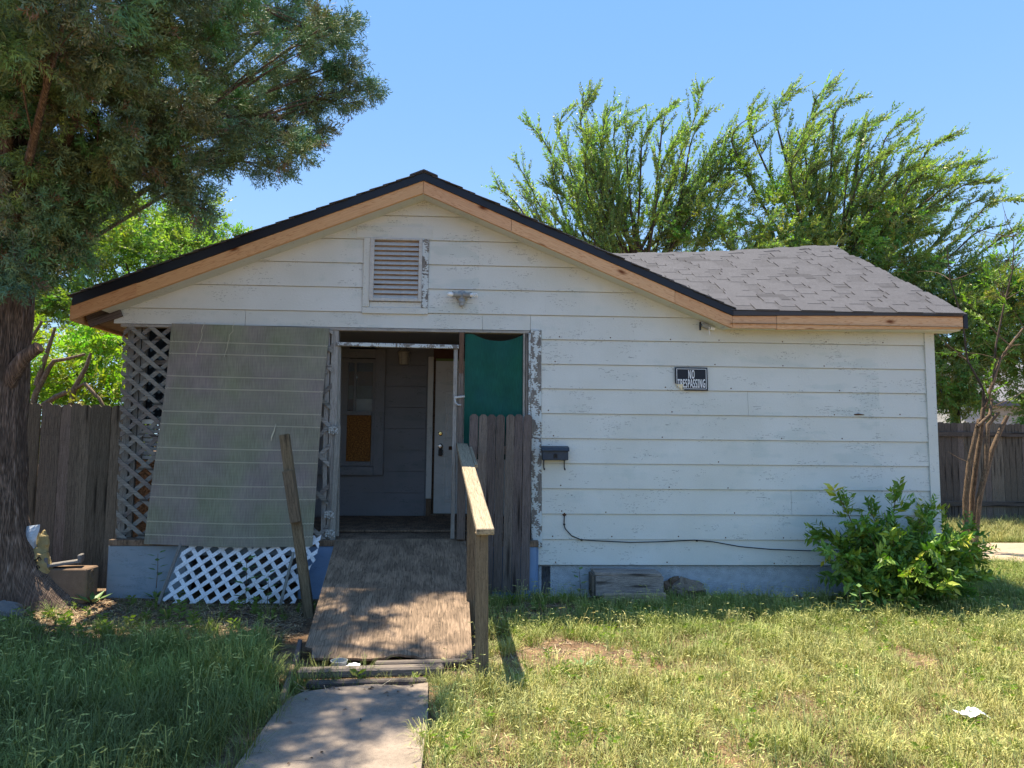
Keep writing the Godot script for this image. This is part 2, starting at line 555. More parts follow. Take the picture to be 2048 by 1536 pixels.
var hn := noise(11, 1.0, 2)

func gy(x: float, z: float) -> float:
	var f := 1.0
	if absf(x) > 9.0 or z < -9.0 or z > 7.0:
		f = 0.0
	if z > 1.8 and x > -1.6 and x < 0.4:
		f *= 0.35
	return hill(x, z) * f - 0.012

func build_ground() -> void:
	var q := MB.new()
	var s := 0.12
	var pts := {}
	for i in 154:
		for j in 138:
			var x := -9.24 + i * s
			var z := -9.24 + j * s
			var h := gy(x, z)
			if i == 0 or j == 0 or i == 153 or j == 137:
				h = -0.012
			pts[Vector2i(i, j)] = V(x, h, z)
	for i in 153:
		for j in 137:
			q.quad(pts[Vector2i(i, j)], pts[Vector2i(i, j + 1)], pts[Vector2i(i + 1, j + 1)], pts[Vector2i(i + 1, j)])
	var x0 := -9.24
	var x1: float = pts[Vector2i(153, 0)].x
	var z0 := -9.24
	var z1: float = pts[Vector2i(0, 137)].z
	var R := 400.0
	var y := -0.012
	q.quad(V(-R, y, z1), V(-R, y, R), V(R, y, R), V(R, y, z1))
	q.quad(V(-R, y, -R), V(-R, y, z0), V(R, y, z0), V(R, y, -R))
	q.quad(V(-R, y, z0), V(-R, y, z1), V(x0, y, z1), V(x0, y, z0))
	q.quad(V(x1, y, z0), V(x1, y, z1), V(R, y, z1), V(R, y, z0))
	kind(part(self, "ground", q.mesh(), M.soil), "structure")
	# front walk: two concrete slabs with a tooled joint
	var walk := hub(self, "path")
	kind(walk, "structure")
	var edge := P2([-1.11, 4.32, -1.12, 3.1, -1.04, 2.96, -0.86, 2.88, -0.62, 2.83, -0.44, 2.86, -0.29, 2.8, -0.25, 3.4, -0.235, 4.32])
	var up := Transform3D(Basis(Vector3.RIGHT, PI / 2), Vector3.ZERO)
	var e2 := PackedVector2Array()
	for p in edge:
		e2.append(Vector2(p.x, p.y))
	flat(walk, "slab", e2, -0.03, 0.08, M.concrete, 0, 0, up)
	flat(walk, "slab", P2([-1.11, 4.335, -0.235, 4.335, -0.22, 9.5, -1.1, 9.5]), -0.028, 0.08, M.concrete, 0, 0, up)
	var dr := flat(self, "pavement", P2([6.9, -2.25, 7.6, -2.0, 14.0, -2.1, 14.0, -4.05, 8.2, -3.98, 7.4, -3.4]), -0.035, 0.05, M.slab, 0, 0, up)
	kind(dr, "structure")

func gable(x: float) -> float:
	# height of the fascia's lower edge along the front rakes
	if x < -0.592:
		return 2.758 + (x + 4.08) * 0.4014
	return 4.158 - (x + 0.592) * 0.4192

var house: Node3D

func build_house() -> void:
	house = thing("house", "weathered pale grey clapboard house with gabled roof and open front porch", "house")
	var fw := hub(house, "front_wall")
	# the wall behind the boards
	flat(fw, "wall_core", P2([0.69, 0.32, 4.96, 0.32, 4.96, 2.83, 2.75, 2.83, -0.592, 4.18, -3.7, 2.95, -3.7, 2.79, 0.58, 2.79]), -0.12, -0.008, M.siding)
	var line := func(k): return 0.318 + (10 - k) * 0.262
	var clip := P2([-4.3, 2.72, -3.78, 2.9, -0.592, 4.19, 2.62, 2.845, 4.99, 2.845, 4.99, 0.0, -4.3, 0.0])
	var board := func(p: PackedVector2Array, yb: float, yt: float, called := "siding_board", m = M.siding):
		for r in Geometry2D.intersect_polygons(p, clip):
			if r.size() >= 3:
				flat(fw, called, r, -0.013, 0.002, m, 0.055, yt)
	for k in range(2, 11):
		var yb: float = line.call(k)
		var x0 := 0.676 if k < 10 else 0.655
		var sag := 0.0
		if k == 4 or k == 8:
			var xs := 2.9 if k == 4 else 3.35
			board.call(rect(x0, yb + 0.002, xs, yb + 0.259), yb, yb + 0.262)
			board.call(rect(xs + 0.003, yb + 0.002, 4.893, yb + 0.259), yb, yb + 0.262)
		else:
			board.call(rect(x0, yb + 0.002, 4.893, yb + 0.259), yb, yb + 0.262)
	board.call(P2([0.676, 2.68, 4.893, 2.68, 4.893, 2.933, 0.56, 2.933, 0.56, 2.778, 0.676, 2.778]), 2.676, 2.938)
	for s in [[-3.77, -2.435], [-2.431, 0.045], [0.049, 0.556]]:
		board.call(rect(s[0], 2.772, s[1], 2.933), 2.77, 2.938, "header_board", M.trim)
	for k in [0, -1, -2]:
		var yb: float = line.call(k)
		board.call(rect(-4.2, yb + 0.002, -1.224, yb + 0.259), yb, yb + 0.262)
		board.call(rect(-0.533, yb + 0.002, 3.2, yb + 0.259), yb, yb + 0.262)
	board.call(rect(-4.2, 3.726, 3.2, 3.983), 3.724, 3.986)
	board.call(rect(-4.2, 3.99, 3.2, 4.24), 3.986, 4.248)
	flat(fw, "patch_board", rect(-1.3, 3.737, -0.5, 3.86), 0.004, 0.022, M.trim)
	# corner boards
	beam(fw, "corner_board", V(0.638, 0.5, 0.016), V(0.614, 2.772, 0.016), 0.112, 0.026, M.peel)
	beam(fw, "corner_board", V(4.937, 0.03, 0.012), V(4.937, 2.84, 0.012), 0.084, 0.026, M.trim)
	# side and back walls, the room's inner side wall beside the porch
	var sw := hub(house, "side_wall")
	flat(sw, "wall_core", P2([-0.03, 0.0, 6.9, 0.0, 6.9, 2.85, 2.4, 4.2, -0.03, 2.85]), -0.1, 0.0, M.siding, 0, 0, Transform3D(Basis(Vector3.UP, PI / 2), V(4.97, 0, 0)))
	beam(sw, "inner_wall", V(0.74, 1.4, -0.02), V(0.74, 1.4, -2.3), 2.8, 0.1, M.porch_wall, Vector3.RIGHT)
	var bw := hub(house, "back_wall")
	beam(bw, "wall_core", V(-3.7, 1.43, -6.85), V(4.95, 1.43, -6.85), 2.86, 0.1, M.siding)
	beam(bw, "wall_core", V(-3.65, 1.5, -2.3), V(-3.65, 1.5, -6.8), 3.0, 0.1, M.siding, Vector3.LEFT)
	# foundation
	var fd := hub(house, "foundation")
	part(fd, "stucco_base", boxm(V(4.3, 0.36, 0.1), 0.01), M.stucco, Transform3D(Basis.IDENTITY, V(2.81, 0.13, -0.07)))
	part(fd, "porch_base", boxm(V(0.78, 0.62, 0.16), 0.012), M.found, Transform3D(Basis.IDENTITY, V(-3.27, 0.21, 0.02)))
	part(fd, "porch_base", boxm(V(1.1, 0.1, 0.156), 0.01), M.found, Transform3D(Basis.IDENTITY, V(-2.33, 0.468, 0.02)))
	part(fd, "porch_base", boxm(V(2.41, 0.62, 0.156), 0.012), M.found_blue, Transform3D(Basis.IDENTITY, V(-0.572, 0.21, 0.02)))
	part(fd, "crawl_wall", boxm(V(2.6, 0.6, 0.04), 0.0), M.stucco, Transform3D(Basis.IDENTITY, V(-2.33, 0.2, -0.8)))
	beam(fd, "crawl_board", V(-2.45, 0.36, -0.1), V(-1.78, 0.36, -0.1), 0.14, 0.03, M.grey_wood[2])
	part(fd, "side_base", boxm(V(0.12, 0.62, 6.8), 0.01), M.found, Transform3D(Basis.IDENTITY, V(-3.58, 0.21, -3.45)))
	part(fd, "stub", boxm(V(0.07, 0.5, 0.05), 0.006), M.found_blue, Transform3D(Basis.IDENTITY, V(0.622, 0.25, -0.005)))
	# gable vent
	var vn := hub(house, "gable_vent")
	beam(vn, "side_board", V(-1.187, 2.99, 0.014), V(-1.187, 3.732, 0.014), 0.07, 0.034, M.trim)
	beam(vn, "side_board", V(-0.57, 2.99, 0.014), V(-0.57, 3.732, 0.014), 0.07, 0.034, M.peel)
	beam(vn, "sill_board", V(-1.224, 2.955, 0.012), V(-0.533, 2.955, 0.012), 0.066, 0.03, M.trim)
	beam(vn, "sill_board", V(-1.15, 3.02, 0.004), V(-0.606, 3.02, 0.004), 0.06, 0.02, M.trim)
	flat(vn, "backing", rect(-1.15, 3.05, -0.606, 3.73), -0.006, -0.003, M.vent_back)
	beam(vn, "frame", V(-1.131, 3.055, 0.024), V(-1.131, 3.733, 0.024), 0.044, 0.036, M.vent_metal)
	beam(vn, "frame", V(-0.622, 3.055, 0.024), V(-0.622, 3.733, 0.024), 0.036, 0.036, M.vent_metal)
	beam(vn, "frame", V(-1.109, 3.072, 0.022), V(-0.64, 3.072, 0.022), 0.034, 0.034, M.vent_metal)
	beam(vn, "frame", V(-1.109, 3.724, 0.022), V(-0.64, 3.724, 0.022), 0.02, 0.034, M.vent_metal)
	for i in 12:
		var y := 3.106 + i * 0.0517
		part(vn, "louver_slat", boxm(V(0.468, 0.05, 0.003), 0.001), M.vent_metal, Transform3D(Basis(Vector3.RIGHT, -0.62), V(-0.875, y, 0.02)))
	# nail heads that have rusted through the paint
	var q := MB.new()
	for k in range(1, 11):
		for i in 7:
			var x := 0.8 + i * 0.61 + rng.randf_range(-0.12, 0.12)
			var y: float = line.call(k) + 0.022 + rng.randf_range(-0.004, 0.012)
			if x > 4.85 or rng.randf() < 0.35:
				continue
			q.lathe(V(x, y, 0.0155), [[0.0085, -0.003], [0.007, 0.001], [0.0, 0.0018]], 7, Basis(Vector3.RIGHT, PI / 2))
	kind(part(fw, "nail_heads", q.mesh(), M.rust), "stuff")
	# bracket left under the rake
	var br := hub(house, "wire_bracket", V(2.42, 2.83, 0.05))
	part(br, "plate", boxm(V(0.1, 0.035, 0.05), 0.004), M.lamp_grey, Transform3D(Basis(Vector3.BACK, -0.35), V(0.02, 0.01, 0)))
	part(br, "bar", boxm(V(0.012, 0.09, 0.03), 0.002), M.drip, Transform3D(Basis.IDENTITY, V(-0.04, 0.015, 0.0)))
	tube_part(br, "wire", [V(0.05, 0.0, 0.02), V(0.045, -0.03, 0.03), V(0.05, -0.06, 0.03), V(0.052, -0.09, 0.028)], [0.006, 0.005, 0.005, 0.003], M.paper, 5)
	part(br, "clamp", boxm(V(0.05, 0.03, 0.03), 0.006), M.lamp_white, Transform3D(Basis(Vector3.BACK, -0.2), V(0.09, -0.015, 0.01)))
	# twig-like hook on the wall at right
	tube_part(fw, "wall_hook", [V(4.06, 1.915, 0.012), V(4.1, 1.918, 0.03), V(4.17, 1.915, 0.02)], [0.007, 0.009, 0.003], M.rust, 5)

func slats(parent: Node, clip: PackedVector2Array, ang: float, pitch: float, wide: float, z0: float, z1: float, mats, off := 0.0, xf := Transform3D.IDENTITY, drop := 0.0) -> void:
	var c := Vector2.ZERO
	for p in clip:
		c += p / clip.size()
	var d := Vector2.from_angle(ang)
	var nn := d.orthogonal()
	for i in range(-24, 25):
		var o := c + nn * (i * pitch + off)
		var s := PackedVector2Array([o - d * 4 - nn * wide / 2, o + d * 4 - nn * wide / 2, o + d * 4 + nn * wide / 2, o - d * 4 + nn * wide / 2])
		for r in Geometry2D.intersect_polygons(s, clip):
			var area := 0.0
			for k in r.size():
				area += r[k].cross(r[(k + 1) % r.size()])
			if absf(area) < 0.002 or rng.randf() < drop:
				continue
			flat(parent, "slat", r, z0, z1, mats[rng.randi() % mats.size()], 0, 0, xf)

func build_porch() -> void:
	# floor, ceiling
	var fl := hub(house, "porch_floor")
	part(fl, "floor_sheet", boxm(V(4.3, 0.06, 2.32), 0.004), M.floor_ply, Transform3D(Basis.IDENTITY, V(-1.5, 0.545, -1.05)))
	part(fl, "loose_sheet", boxm(V(1.7, 0.022, 1.62), 0.004), M.floor_ply, Transform3D(Basis(Vector3.UP, 0.04), V(-0.95, 0.592, -1.36)))
	part(house, "porch_ceiling", boxm(V(4.3, 0.03, 2.1), 0.0), M.porch_wall, Transform3D(Basis.IDENTITY, V(-1.5, 2.93, -1.15)))
	# the inner wall with its window and door
	var pw := hub(house, "porch_wall")
	var z := -2.2
	flat(pw, "wall_core", P2([-3.6, 0.5, -1.75, 0.5, -1.75, 1.0, -1.75, 3.0, -3.6, 3.0]), z - 0.1, z - 0.02, M.porch_wall)
	flat(pw, "wall_core", rect(-1.75, 0.5, -0.6, 1.25), z - 0.1, z - 0.02, M.porch_wall)
	flat(pw, "wall_core", rect(-1.39, 1.25, -0.6, 3.0), z - 0.1, z - 0.02, M.porch_wall)
	flat(pw, "wall_core", rect(-0.6, 2.7, 0.7, 3.0), z - 0.1, z - 0.02, M.brown_card)
	for i in 9:
		var yb := 0.62 + i * 0.286
		if i == 0:
			yb = 0.6
		var yt := minf(0.62 + (i + 1) * 0.286 - 0.005, 2.91)
		if yt <= 1.13:
			flat(pw, "siding_board", rect(-3.4, yb, -0.69, yt), z - 0.02, z - 0.003, M.porch_wall, 0.04, yt)
		elif yb > 2.75:
			flat(pw, "siding_board", rect(-3.4, yb, -0.69, yt), z - 0.02, z - 0.003, M.porch_wall, 0.04, yt)
		else:
			flat(pw, "siding_board", rect(-1.235, yb, -0.69, yt), z - 0.02, z - 0.003, M.porch_wall, 0.04, yt)
	var w := hub(house, "boarded_window")
	beam(w, "casing", V(-1.31, 1.135, z + 0.012), V(-1.31, 2.83, z + 0.012), 0.13, 0.032, M.porch_wall)
	beam(w, "casing", V(-1.376, 2.77, z + 0.011), V(-2.3, 2.77, z + 0.011), 0.12, 0.03, M.porch_wall)
	beam(w, "casing", V(-1.376, 1.19, z + 0.02), V(-2.3, 1.19, z + 0.02), 0.11, 0.05, M.porch_wall)
	beam(w, "casing", V(-2.05, 1.246, z + 0.012), V(-2.05, 2.709, z + 0.012), 0.12, 0.032, M.porch_wall)
	beam(w, "sash", V(-1.395, 1.25, z - 0.03), V(-1.395, 2.7, z - 0.03), 0.042, 0.04, M.porch_wall)
	beam(w, "sash", V(-1.417, 2.675, z - 0.03), V(-1.99, 2.675, z - 0.03), 0.05, 0.038, M.porch_wall)
	beam(w, "sash", V(-1.417, 1.963, z - 0.025), V(-1.99, 1.963, z - 0.025), 0.055, 0.05, M.porch_wall)
	beam(w, "sash", V(-1.417, 1.285, z - 0.03), V(-1.99, 1.285, z - 0.03), 0.06, 0.038, M.porch_wall)
	beam(w, "muntin", V(-1.652, 1.992, z - 0.032), V(-1.652, 2.648, z - 0.032), 0.03, 0.026, M.porch_wall)
	for s in [[-1.99, -1.667], [-1.637, -1.417]]:
		flat(w, "pane", rect(s[0], 1.99, s[1], 2.65), z - 0.046, z - 0.042, M.pane)
		flat(w, "dark_blue_strip", rect(s[0], 2.535, s[1], 2.66), z - 0.09, z - 0.08, M.strip_blue)  # dark blue strip behind the top of each pane
		flat(w, "cardboard", rect(s[0], 2.34, s[1], 2.533), z - 0.088, z - 0.07, M.brown_card)
		flat(w, "backing_sheet", rect(s[0], 2.16, s[1], 2.338), z - 0.09, z - 0.075, M.grey_card)
		flat(w, "backing_sheet", rect(s[0], 1.97, s[1], 2.158), z - 0.088, z - 0.07, M.brown_card if s[0] < -1.8 else M.white_card)
	flat(w, "plywood_panel", rect(-1.99, 1.316, -1.43, 1.936), z - 0.05, z - 0.03, M.osb)
	var d := hub(house, "front_door")
	flat(pw, "wall_core", rect(-0.66, 0.5, 0.72, 2.75), z - 0.14, z - 0.1, M.brown_dark)  # added board behind the doorway, closes a gap that let light through
	flat(d, "door_leaf", rect(-0.566, 0.632, 0.34, 2.688), z - 0.05, z - 0.012, M.door)
	for p in [[-0.43, 2.38, -0.14, 2.58], [-0.43, 1.6, -0.14, 2.27], [-0.43, 0.78, -0.14, 1.4], [-0.02, 2.38, 0.26, 2.58], [-0.02, 1.6, 0.26, 2.27], [-0.02, 0.78, 0.26, 1.4]]:
		var q := MB.new()
		var c := V((p[0] + p[2]) / 2, (p[1] + p[3]) / 2, z - 0.012)
		q.box(c, V(p[2] - p[0], p[3] - p[1], 0.02), 0.009)
		q.box(c, V(p[2] - p[0] - 0.07, p[3] - p[1] - 0.07, 0.034), 0.012)
		part(d, "door_panel", q.mesh(), M.door)
	beam(d, "door_trim", V(-0.632, 0.83, z + 0.01), V(-0.632, 2.74, z + 0.01), 0.074, 0.03, M.door_trim)
	beam(d, "door_trim", V(-0.632, 0.6, z + 0.01), V(-0.632, 0.826, z + 0.01), 0.07, 0.026, M.brown_dark)
	beam(d, "door_trim", V(0.39, 0.6, z + 0.01), V(0.39, 2.74, z + 0.01), 0.074, 0.03, M.door_trim)
	beam(d, "head_strip", V(-0.566, 2.704, z), V(0.34, 2.704, z), 0.03, 0.02, mat(lin(0.2, 0.28, 0.1), 0.8))
	beam(d, "threshold", V(-0.6, 0.615, z + 0.03), V(0.36, 0.615, z + 0.03), 0.03, 0.1, M.floor_ply)
	var q2 := MB.new()
	q2.lathe(V(-0.488, 1.7, z - 0.012), [[0.03, 0.0], [0.028, 0.012], [0.02, 0.016], [0.0, 0.018]], 16, Basis(Vector3.RIGHT, PI / 2))
	part(d, "deadbolt", q2.mesh(), M.brass)
	q2 = MB.new()
	q2.lathe(V(-0.487, 1.53, z - 0.012), [[0.033, 0.0], [0.03, 0.01], [0.012, 0.014], [0.012, 0.035], [0.028, 0.045], [0.03, 0.062], [0.02, 0.07], [0.0, 0.072]], 16, Basis(Vector3.RIGHT, PI / 2))
	part(d, "door_knob", q2.mesh(), M.steel)
	q2 = MB.new()
	q2.box(V(-0.483, 1.445, z + 0.03), V(0.055, 0.085, 0.035), 0.006)
	q2.tube([V(-0.5, 1.48, z + 0.03), V(-0.5, 1.54, z + 0.03), V(-0.483, 1.565, z + 0.03), V(-0.466, 1.54, z + 0.03), V(-0.466, 1.48, z + 0.03)], [0.005, 0.005, 0.005, 0.005, 0.005], 6)
	part(d, "lock_box", q2.mesh(), M.black)
	flat(d, "strike_patch", rect(-0.375, 1.48, -0.325, 1.53), z - 0.012, z - 0.009, M.rust)
	# the opening's own frame
	var of := hub(house, "porch_frame")
	beam(of, "lintel", V(-3.7, 2.752, -0.03), V(0.55, 2.752, -0.03), 0.03, 0.09, M.peel2)
	beam(of, "left_post", V(-1.49, 0.57, -0.03), V(-1.5, 2.736, -0.03), 0.075, 0.08, M.peel2)
	beam(of, "left_strip", V(-1.425, 0.6, -0.02), V(-1.462, 2.575, -0.02), 0.045, 0.035, M.lattice[0])
	beam(of, "crossbar", V(-1.49, 2.592, 0.0), V(-0.2, 2.582, 0.0), 0.04, 0.05, M.peel)
	beam(of, "mullion", V(-0.175, 1.45, -0.01), V(-0.172, 2.736, -0.01), 0.05, 0.07, M.grey_wood[0])
	beam(of, "mullion_stain", V(-0.172, 2.3, 0.026), V(-0.171, 2.735, 0.026), 0.046, 0.006, M.sheath)
	beam(of, "door_stop", V(-0.235, 0.58, -0.02), V(-0.232, 2.56, -0.02), 0.042, 0.05, M.peel2)
	for k in 3:
		beam(of, "right_strip", V(0.5 + k * 0.028, 0.6, -0.02 + k * 0.012), V(0.492 + k * 0.028, 2.736, -0.02 + k * 0.012), 0.024, 0.06, [M.peel2, M.lattice[1], M.peel][k])
	# half of a screen-door stile with its hinges
	var st := hub(house, "gate_stile")
	beam(st, "stile", V(-1.455, 0.56, 0.045), V(-1.432, 1.735, 0.045), 0.056, 0.036, M.lattice[2])
	for h in [[-1.475, 1.69], [-1.49, 0.83], [-1.475, 0.64]]:
		var hg := part(st, "hinge", boxm(V(0.1, 0.075, 0.005), 0.002), M.hinge, Transform3D(Basis.IDENTITY, V(h[0], h[1], 0.069)))
		tube_part(hg, "hinge_pin", [V(0, -0.045, 0.005), V(0, 0.045, 0.005)], [0.007, 0.007], M.hinge, 8)
	# lattice left of the shade, with what stands behind it
	var la := hub(house, "porch_lattice")
	var cl := P2([-3.675, 2.735, -2.95, 2.735, -2.95, 0.53, -3.63, 0.53])
	slats(la, cl, deg_to_rad(-40), 0.135, 0.042, 0.012, 0.02, M.lattice, 0.02)
	slats(la, cl, deg_to_rad(41), 0.135, 0.042, -0.012, -0.004, M.lattice, 0.05)
	flat(la, "backing_board", rect(-3.665, 0.53, -3.61, 2.74), -0.18, -0.15, M.lattice[1])
	flat(la, "backing_board", rect(-3.585, 0.53, -3.54, 2.74), -0.18, -0.15, M.lattice[0])
	beam(la, "corner_post", V(-3.635, 0.53, -0.12), V(-3.64, 2.74, -0.12), 0.07, 0.05, M.lattice[2])
	beam(la, "inner_post", V(-3.545, 0.53, -0.1), V(-3.55, 2.74, -0.1), 0.05, 0.05, M.lattice[0])
	beam(la, "inner_post", V(-3.49, 1.36, -0.1), V(-3.49, 2.74, -0.1), 0.05, 0.05, M.lattice[2])
	var lr := hub(house, "broken_lattice")
	var cr := P2([-1.72, 2.735, -1.52, 2.735, -1.51, 0.55, -1.72, 0.55])
	slats(lr, cr, deg_to_rad(-40), 0.15, 0.04, 0.022, 0.03, [M.lattice[0], M.peel2], 0.02, Transform3D.IDENTITY, 0.2)
	slats(lr, cr, deg_to_rad(44), 0.15, 0.04, 0.012, 0.0205, [M.lattice[1], M.peel2], 0.0, Transform3D.IDENTITY, 0.35)
	beam(lr, "jamb_strip", V(-1.56, 0.56, -0.01), V(-1.575, 2.736, -0.01), 0.05, 0.03, M.peel2)
	var lw := hub(house, "side_window")
	flat(lw, "pane", rect(-3.47, 1.78, -2.9, 2.72), -0.13, -0.12, M.glass_dark)
	beam(lw, "sash", V(-3.46, 2.38, -0.1), V(-2.9, 2.38, -0.1), 0.05, 0.03, M.lattice[1])
	for k in 8:
		beam(lw, "blind_slat", V(-3.5, 1.39 + k * 0.045, -0.11), V(-2.9, 1.385 + k * 0.045, -0.11), 0.038, 0.012, M.white_card)
	beam(lw, "sill", V(-3.47, 1.76, -0.09), V(-2.9, 1.76, -0.09), 0.05, 0.05, M.trim)
	flat(lw, "plywood_panel", rect(-3.525, 0.53, -2.9, 1.36), -0.13, -0.11, M.osb2)
	# side of the porch
	var ls := hub(house, "porch_side_lattice")
	var turn := Transform3D(Basis(Vector3.UP, -PI / 2), V(-3.66, 0, 0))
	var cs := P2([-2.2, 0.53, -0.1, 0.53, -0.1, 2.74, -2.2, 2.74])
	slats(ls, cs, deg_to_rad(45), 0.14, 0.042, 0.0, 0.008, M.lattice, 0, turn)
	slats(ls, cs, deg_to_rad(-45), 0.14, 0.042, 0.009, 0.017, M.lattice, 0, turn)

func ridge_y(x: float) -> float:
	if x < 1.83:
		return 4.262
	if x < 3.5:
		return lerpf(4.262, 4.335, (x - 1.83) / 1.67)
	return lerpf(4.335, 4.452, minf((x - 3.5) / 1.43, 1.0))

func roof_at(x: float, t: float) -> Vector3:
	# t: 0 at the eave, 1 at the ridge of the front slope
	return V(x, lerpf(2.985, ridge_y(x), t), lerpf(0.27, -2.42, t))

func build_roof() -> void:
	var rf := hub(house, "roof")
	# gable: rafters and decking as one solid seen from below, then drip edge and fascia
	flat(rf, "decking", P2([-4.1, 2.84, -0.59, 4.25, -0.585, 4.35, -4.1, 2.975]), -6.4, 0.205, M.sheath)
	flat(rf, "decking", P2([2.66, 2.885, -0.59, 4.25, -0.585, 4.35, 2.7, 2.965]), -6.4, 0.205, M.sheath)
	flat(rf, "soffit", P2([-3.8, 2.87, -0.592, 4.16, 2.64, 2.805, 2.62, 2.835, -0.592, 4.185, -3.8, 2.9]), 0.0, 0.208, M.siding)
	beam(rf, "old_barge_board", V(-4.02, 2.78, 0.03), V(-3.7, 2.905, 0.03), 0.13, 0.03, M.grey_wood[2])
	beam(rf, "eave_fascia", V(-4.085, 2.83, 0.2), V(-4.085, 2.83, -6.4), 0.145, 0.036, M.pine[1], Vector3.LEFT)
	flat(rf, "eave_board", P2([-4.06, 2.79, -3.72, 2.79, -3.72, 2.81, -4.06, 2.81]), -6.4, 0.0, M.brown_dark)
	var rake := func(x0: float, y0: float, x1: float, y1: float, h0: float, h1: float, zb: float, zf: float, m, called: String):
		# a board between two plumb cuts, grain running along it
		var ang := atan2(y1 - y0, x1 - x0)
		var B := Basis(Vector3.BACK, ang)
		var o := V(x0, y0, 0)
		var pts := PackedVector2Array()
		for p in [V(x0, y0, 0), V(x1, y1, 0), V(x1, y1 + h1, 0), V(x0, y0 + h0, 0)]:
			var l: Vector3 = B.inverse() * (p - o)
			pts.append(Vector2(l.x, l.y))
		flat(rf, called, pts, zb, zf, m, 0, 0, Transform3D(B, o))
	rake.call(-4.085, 2.756, -3.45, gable(-3.45), 0.145, 0.137, 0.212, 0.25, M.pine[0], "rake_fascia")
	rake.call(-3.448, gable(-3.448), -0.592, 4.158, 0.131, 0.131, 0.212, 0.252, M.pine[1], "rake_fascia")
	rake.call(-0.588, 4.157, 0.33, gable(0.33), 0.131, 0.131, 0.212, 0.25, M.pine[2], "rake_fascia")
	rake.call(0.334, gable(0.334), 2.05, gable(2.05), 0.13, 0.13, 0.212, 0.252, M.pine[3], "rake_fascia")
	rake.call(2.054, gable(2.054), 2.658, 2.795, 0.128, 0.128, 0.212, 0.25, M.pine[0], "rake_fascia")
	rake.call(2.661, 2.797, 3.13, 2.8, 0.126, 0.13, 0.212, 0.25, M.pine[2], "eave_fascia")
	rake.call(3.134, 2.79, 5.15, 2.834, 0.142, 0.134, 0.212, 0.254, M.pine[3], "eave_fascia")
	rake.call(-4.06, 2.905, -0.585, 4.289, 0.094, 0.08, 0.1, 0.266, M.drip, "drip_edge")
	rake.call(-0.585, 4.289, 2.664, 2.925, 0.08, 0.08, 0.1, 0.266, M.drip, "drip_edge")
	rake.call(2.664, 2.926, 5.152, 2.968, 0.05, 0.03, 0.1, 0.27, M.drip_grey, "drip_edge")
	rake.call(5.154, 2.834, 5.2, 2.83, 0.165, 0.165, 0.05, 0.262, M.drip, "drip_edge")
	flat(rf, "soffit", rect(2.6, 2.815, 5.15, 2.835), 0.003, 0.21, M.siding)
	# main roof: decking follows the sagging ridge
	var xs := [2.63, 3.5, 4.3, 4.95, 5.17]
	var q := MB.new()
	for i in xs.size() - 1:
		var a: Vector3 = roof_at(xs[i], 0) - V(0, 0.03, 0)
		var b: Vector3 = roof_at(xs[i + 1], 0) - V(0, 0.03, 0)
		q.quad(a, b, roof_at(xs[i + 1], 1) - V(0, 0.03, 0), roof_at(xs[i], 1) - V(0, 0.03, 0))
		var ra := roof_at(xs[i], 1) - V(0, 0.03, 0)
		var rb := roof_at(xs[i + 1], 1) - V(0, 0.03, 0)
		q.quad(V(xs[i], 2.86, -6.9), ra, rb, V(xs[i + 1], 2.86, -6.9))
		q.quad(V(xs[i], 2.845, -6.9), V(xs[i + 1], 2.845, -6.9), b - V(0, 0.11, 0), a - V(0, 0.11, 0))
		q.quad(a - V(0, 0.1, 0.06), b - V(0, 0.1, 0.06), b - V(0, 0, 0.06), a - V(0, 0, 0.06))
	q.tri(roof_at(2.63, 0) - V(0, 0.03, 0), roof_at(2.63, 1) - V(0, 0.03, 0), V(-0.6, 4.23, -2.42))
	q.tri(V(2.63, 2.86, -6.9), V(-0.6, 4.23, -2.42), roof_at(2.63, 1) - V(0, 0.03, 0))
	q.tri(V(5.17, 2.86, 0.2), V(5.17, 2.86, -6.9), roof_at(5.17, 1) - V(0, 0.03, 0))
	part(rf, "decking", q.mesh(), M.sheath)
	# shingles of the front slope, one by one where they show
	var sh := hub(house, "front_shingles")
	var rows := 22
	for i in rows:
		var t := (i + 0.0) / rows
		var xl := 2.66 - t * 1.04
		var x := xl - rng.randf() * 0.2 - 0.05
		var raised := rng.randf() < 0.5
		while x < 5.17:
			var xe := minf(x + (rng.randf_range(0.2, 0.36) if raised else rng.randf_range(0.13, 0.27)), 5.185)
			if xe - x > 0.04 and xe > xl:
				var mid := (x + xe) * 0.5
				var a := roof_at(mid, t)
				var up := (roof_at(mid, minf(t + 0.05, 1.0)) - a).normalized()
				var right := (roof_at(xe, t) - roof_at(x, t)).normalized()
				var nn := right.cross(up).normalized()
				up = nn.cross(right)
				var B := Basis(right, up, nn) * Basis(Vector3.RIGHT, 0.06 + rng.randf_range(0, 0.006))
				var thick := 0.019 if raised else 0.008
				var k := rng.randi() % 2 + (0 if raised else 2)
				part(sh, "shingle", boxm(V(snappedf(xe - x - 0.002, 0.01), 0.19, thick), 0.001), M.shingles[4 if rng.randf() < 0.03 else k], Transform3D(B, a + up * (0.085 if raised else 0.09) + nn * (thick * 0.5 + 0.002)))
			x = xe
			raised = not raised
	# ridge caps
	var cx := 1.6
	while cx < 5.1:
		var q3 := MB.new()
		var a := roof_at(cx, 1)
		var b := roof_at(cx + 0.28, 1)
		for s in [-1.0, 1.0]:
			var dn := V(0, -0.06, 0.11 * s)
			q3.box((a + b) / 2 + dn * 0.5 + V(0, 0.02, 0), V(0.27, 0.012, 0.13), 0.003, Basis(Vector3.BACK, atan2(b.y - a.y, 0.28) + 0.02) * Basis(Vector3.RIGHT, atan2(0.06, 0.11) * s))
		part(sh, "ridge_cap", q3.mesh(), M.shingles[rng.randi() % 3])
		cx += 0.235
	# courses of the two gable slopes, whose ends step along the rakes, and of the back
	var gs := hub(house, "gable_shingles")
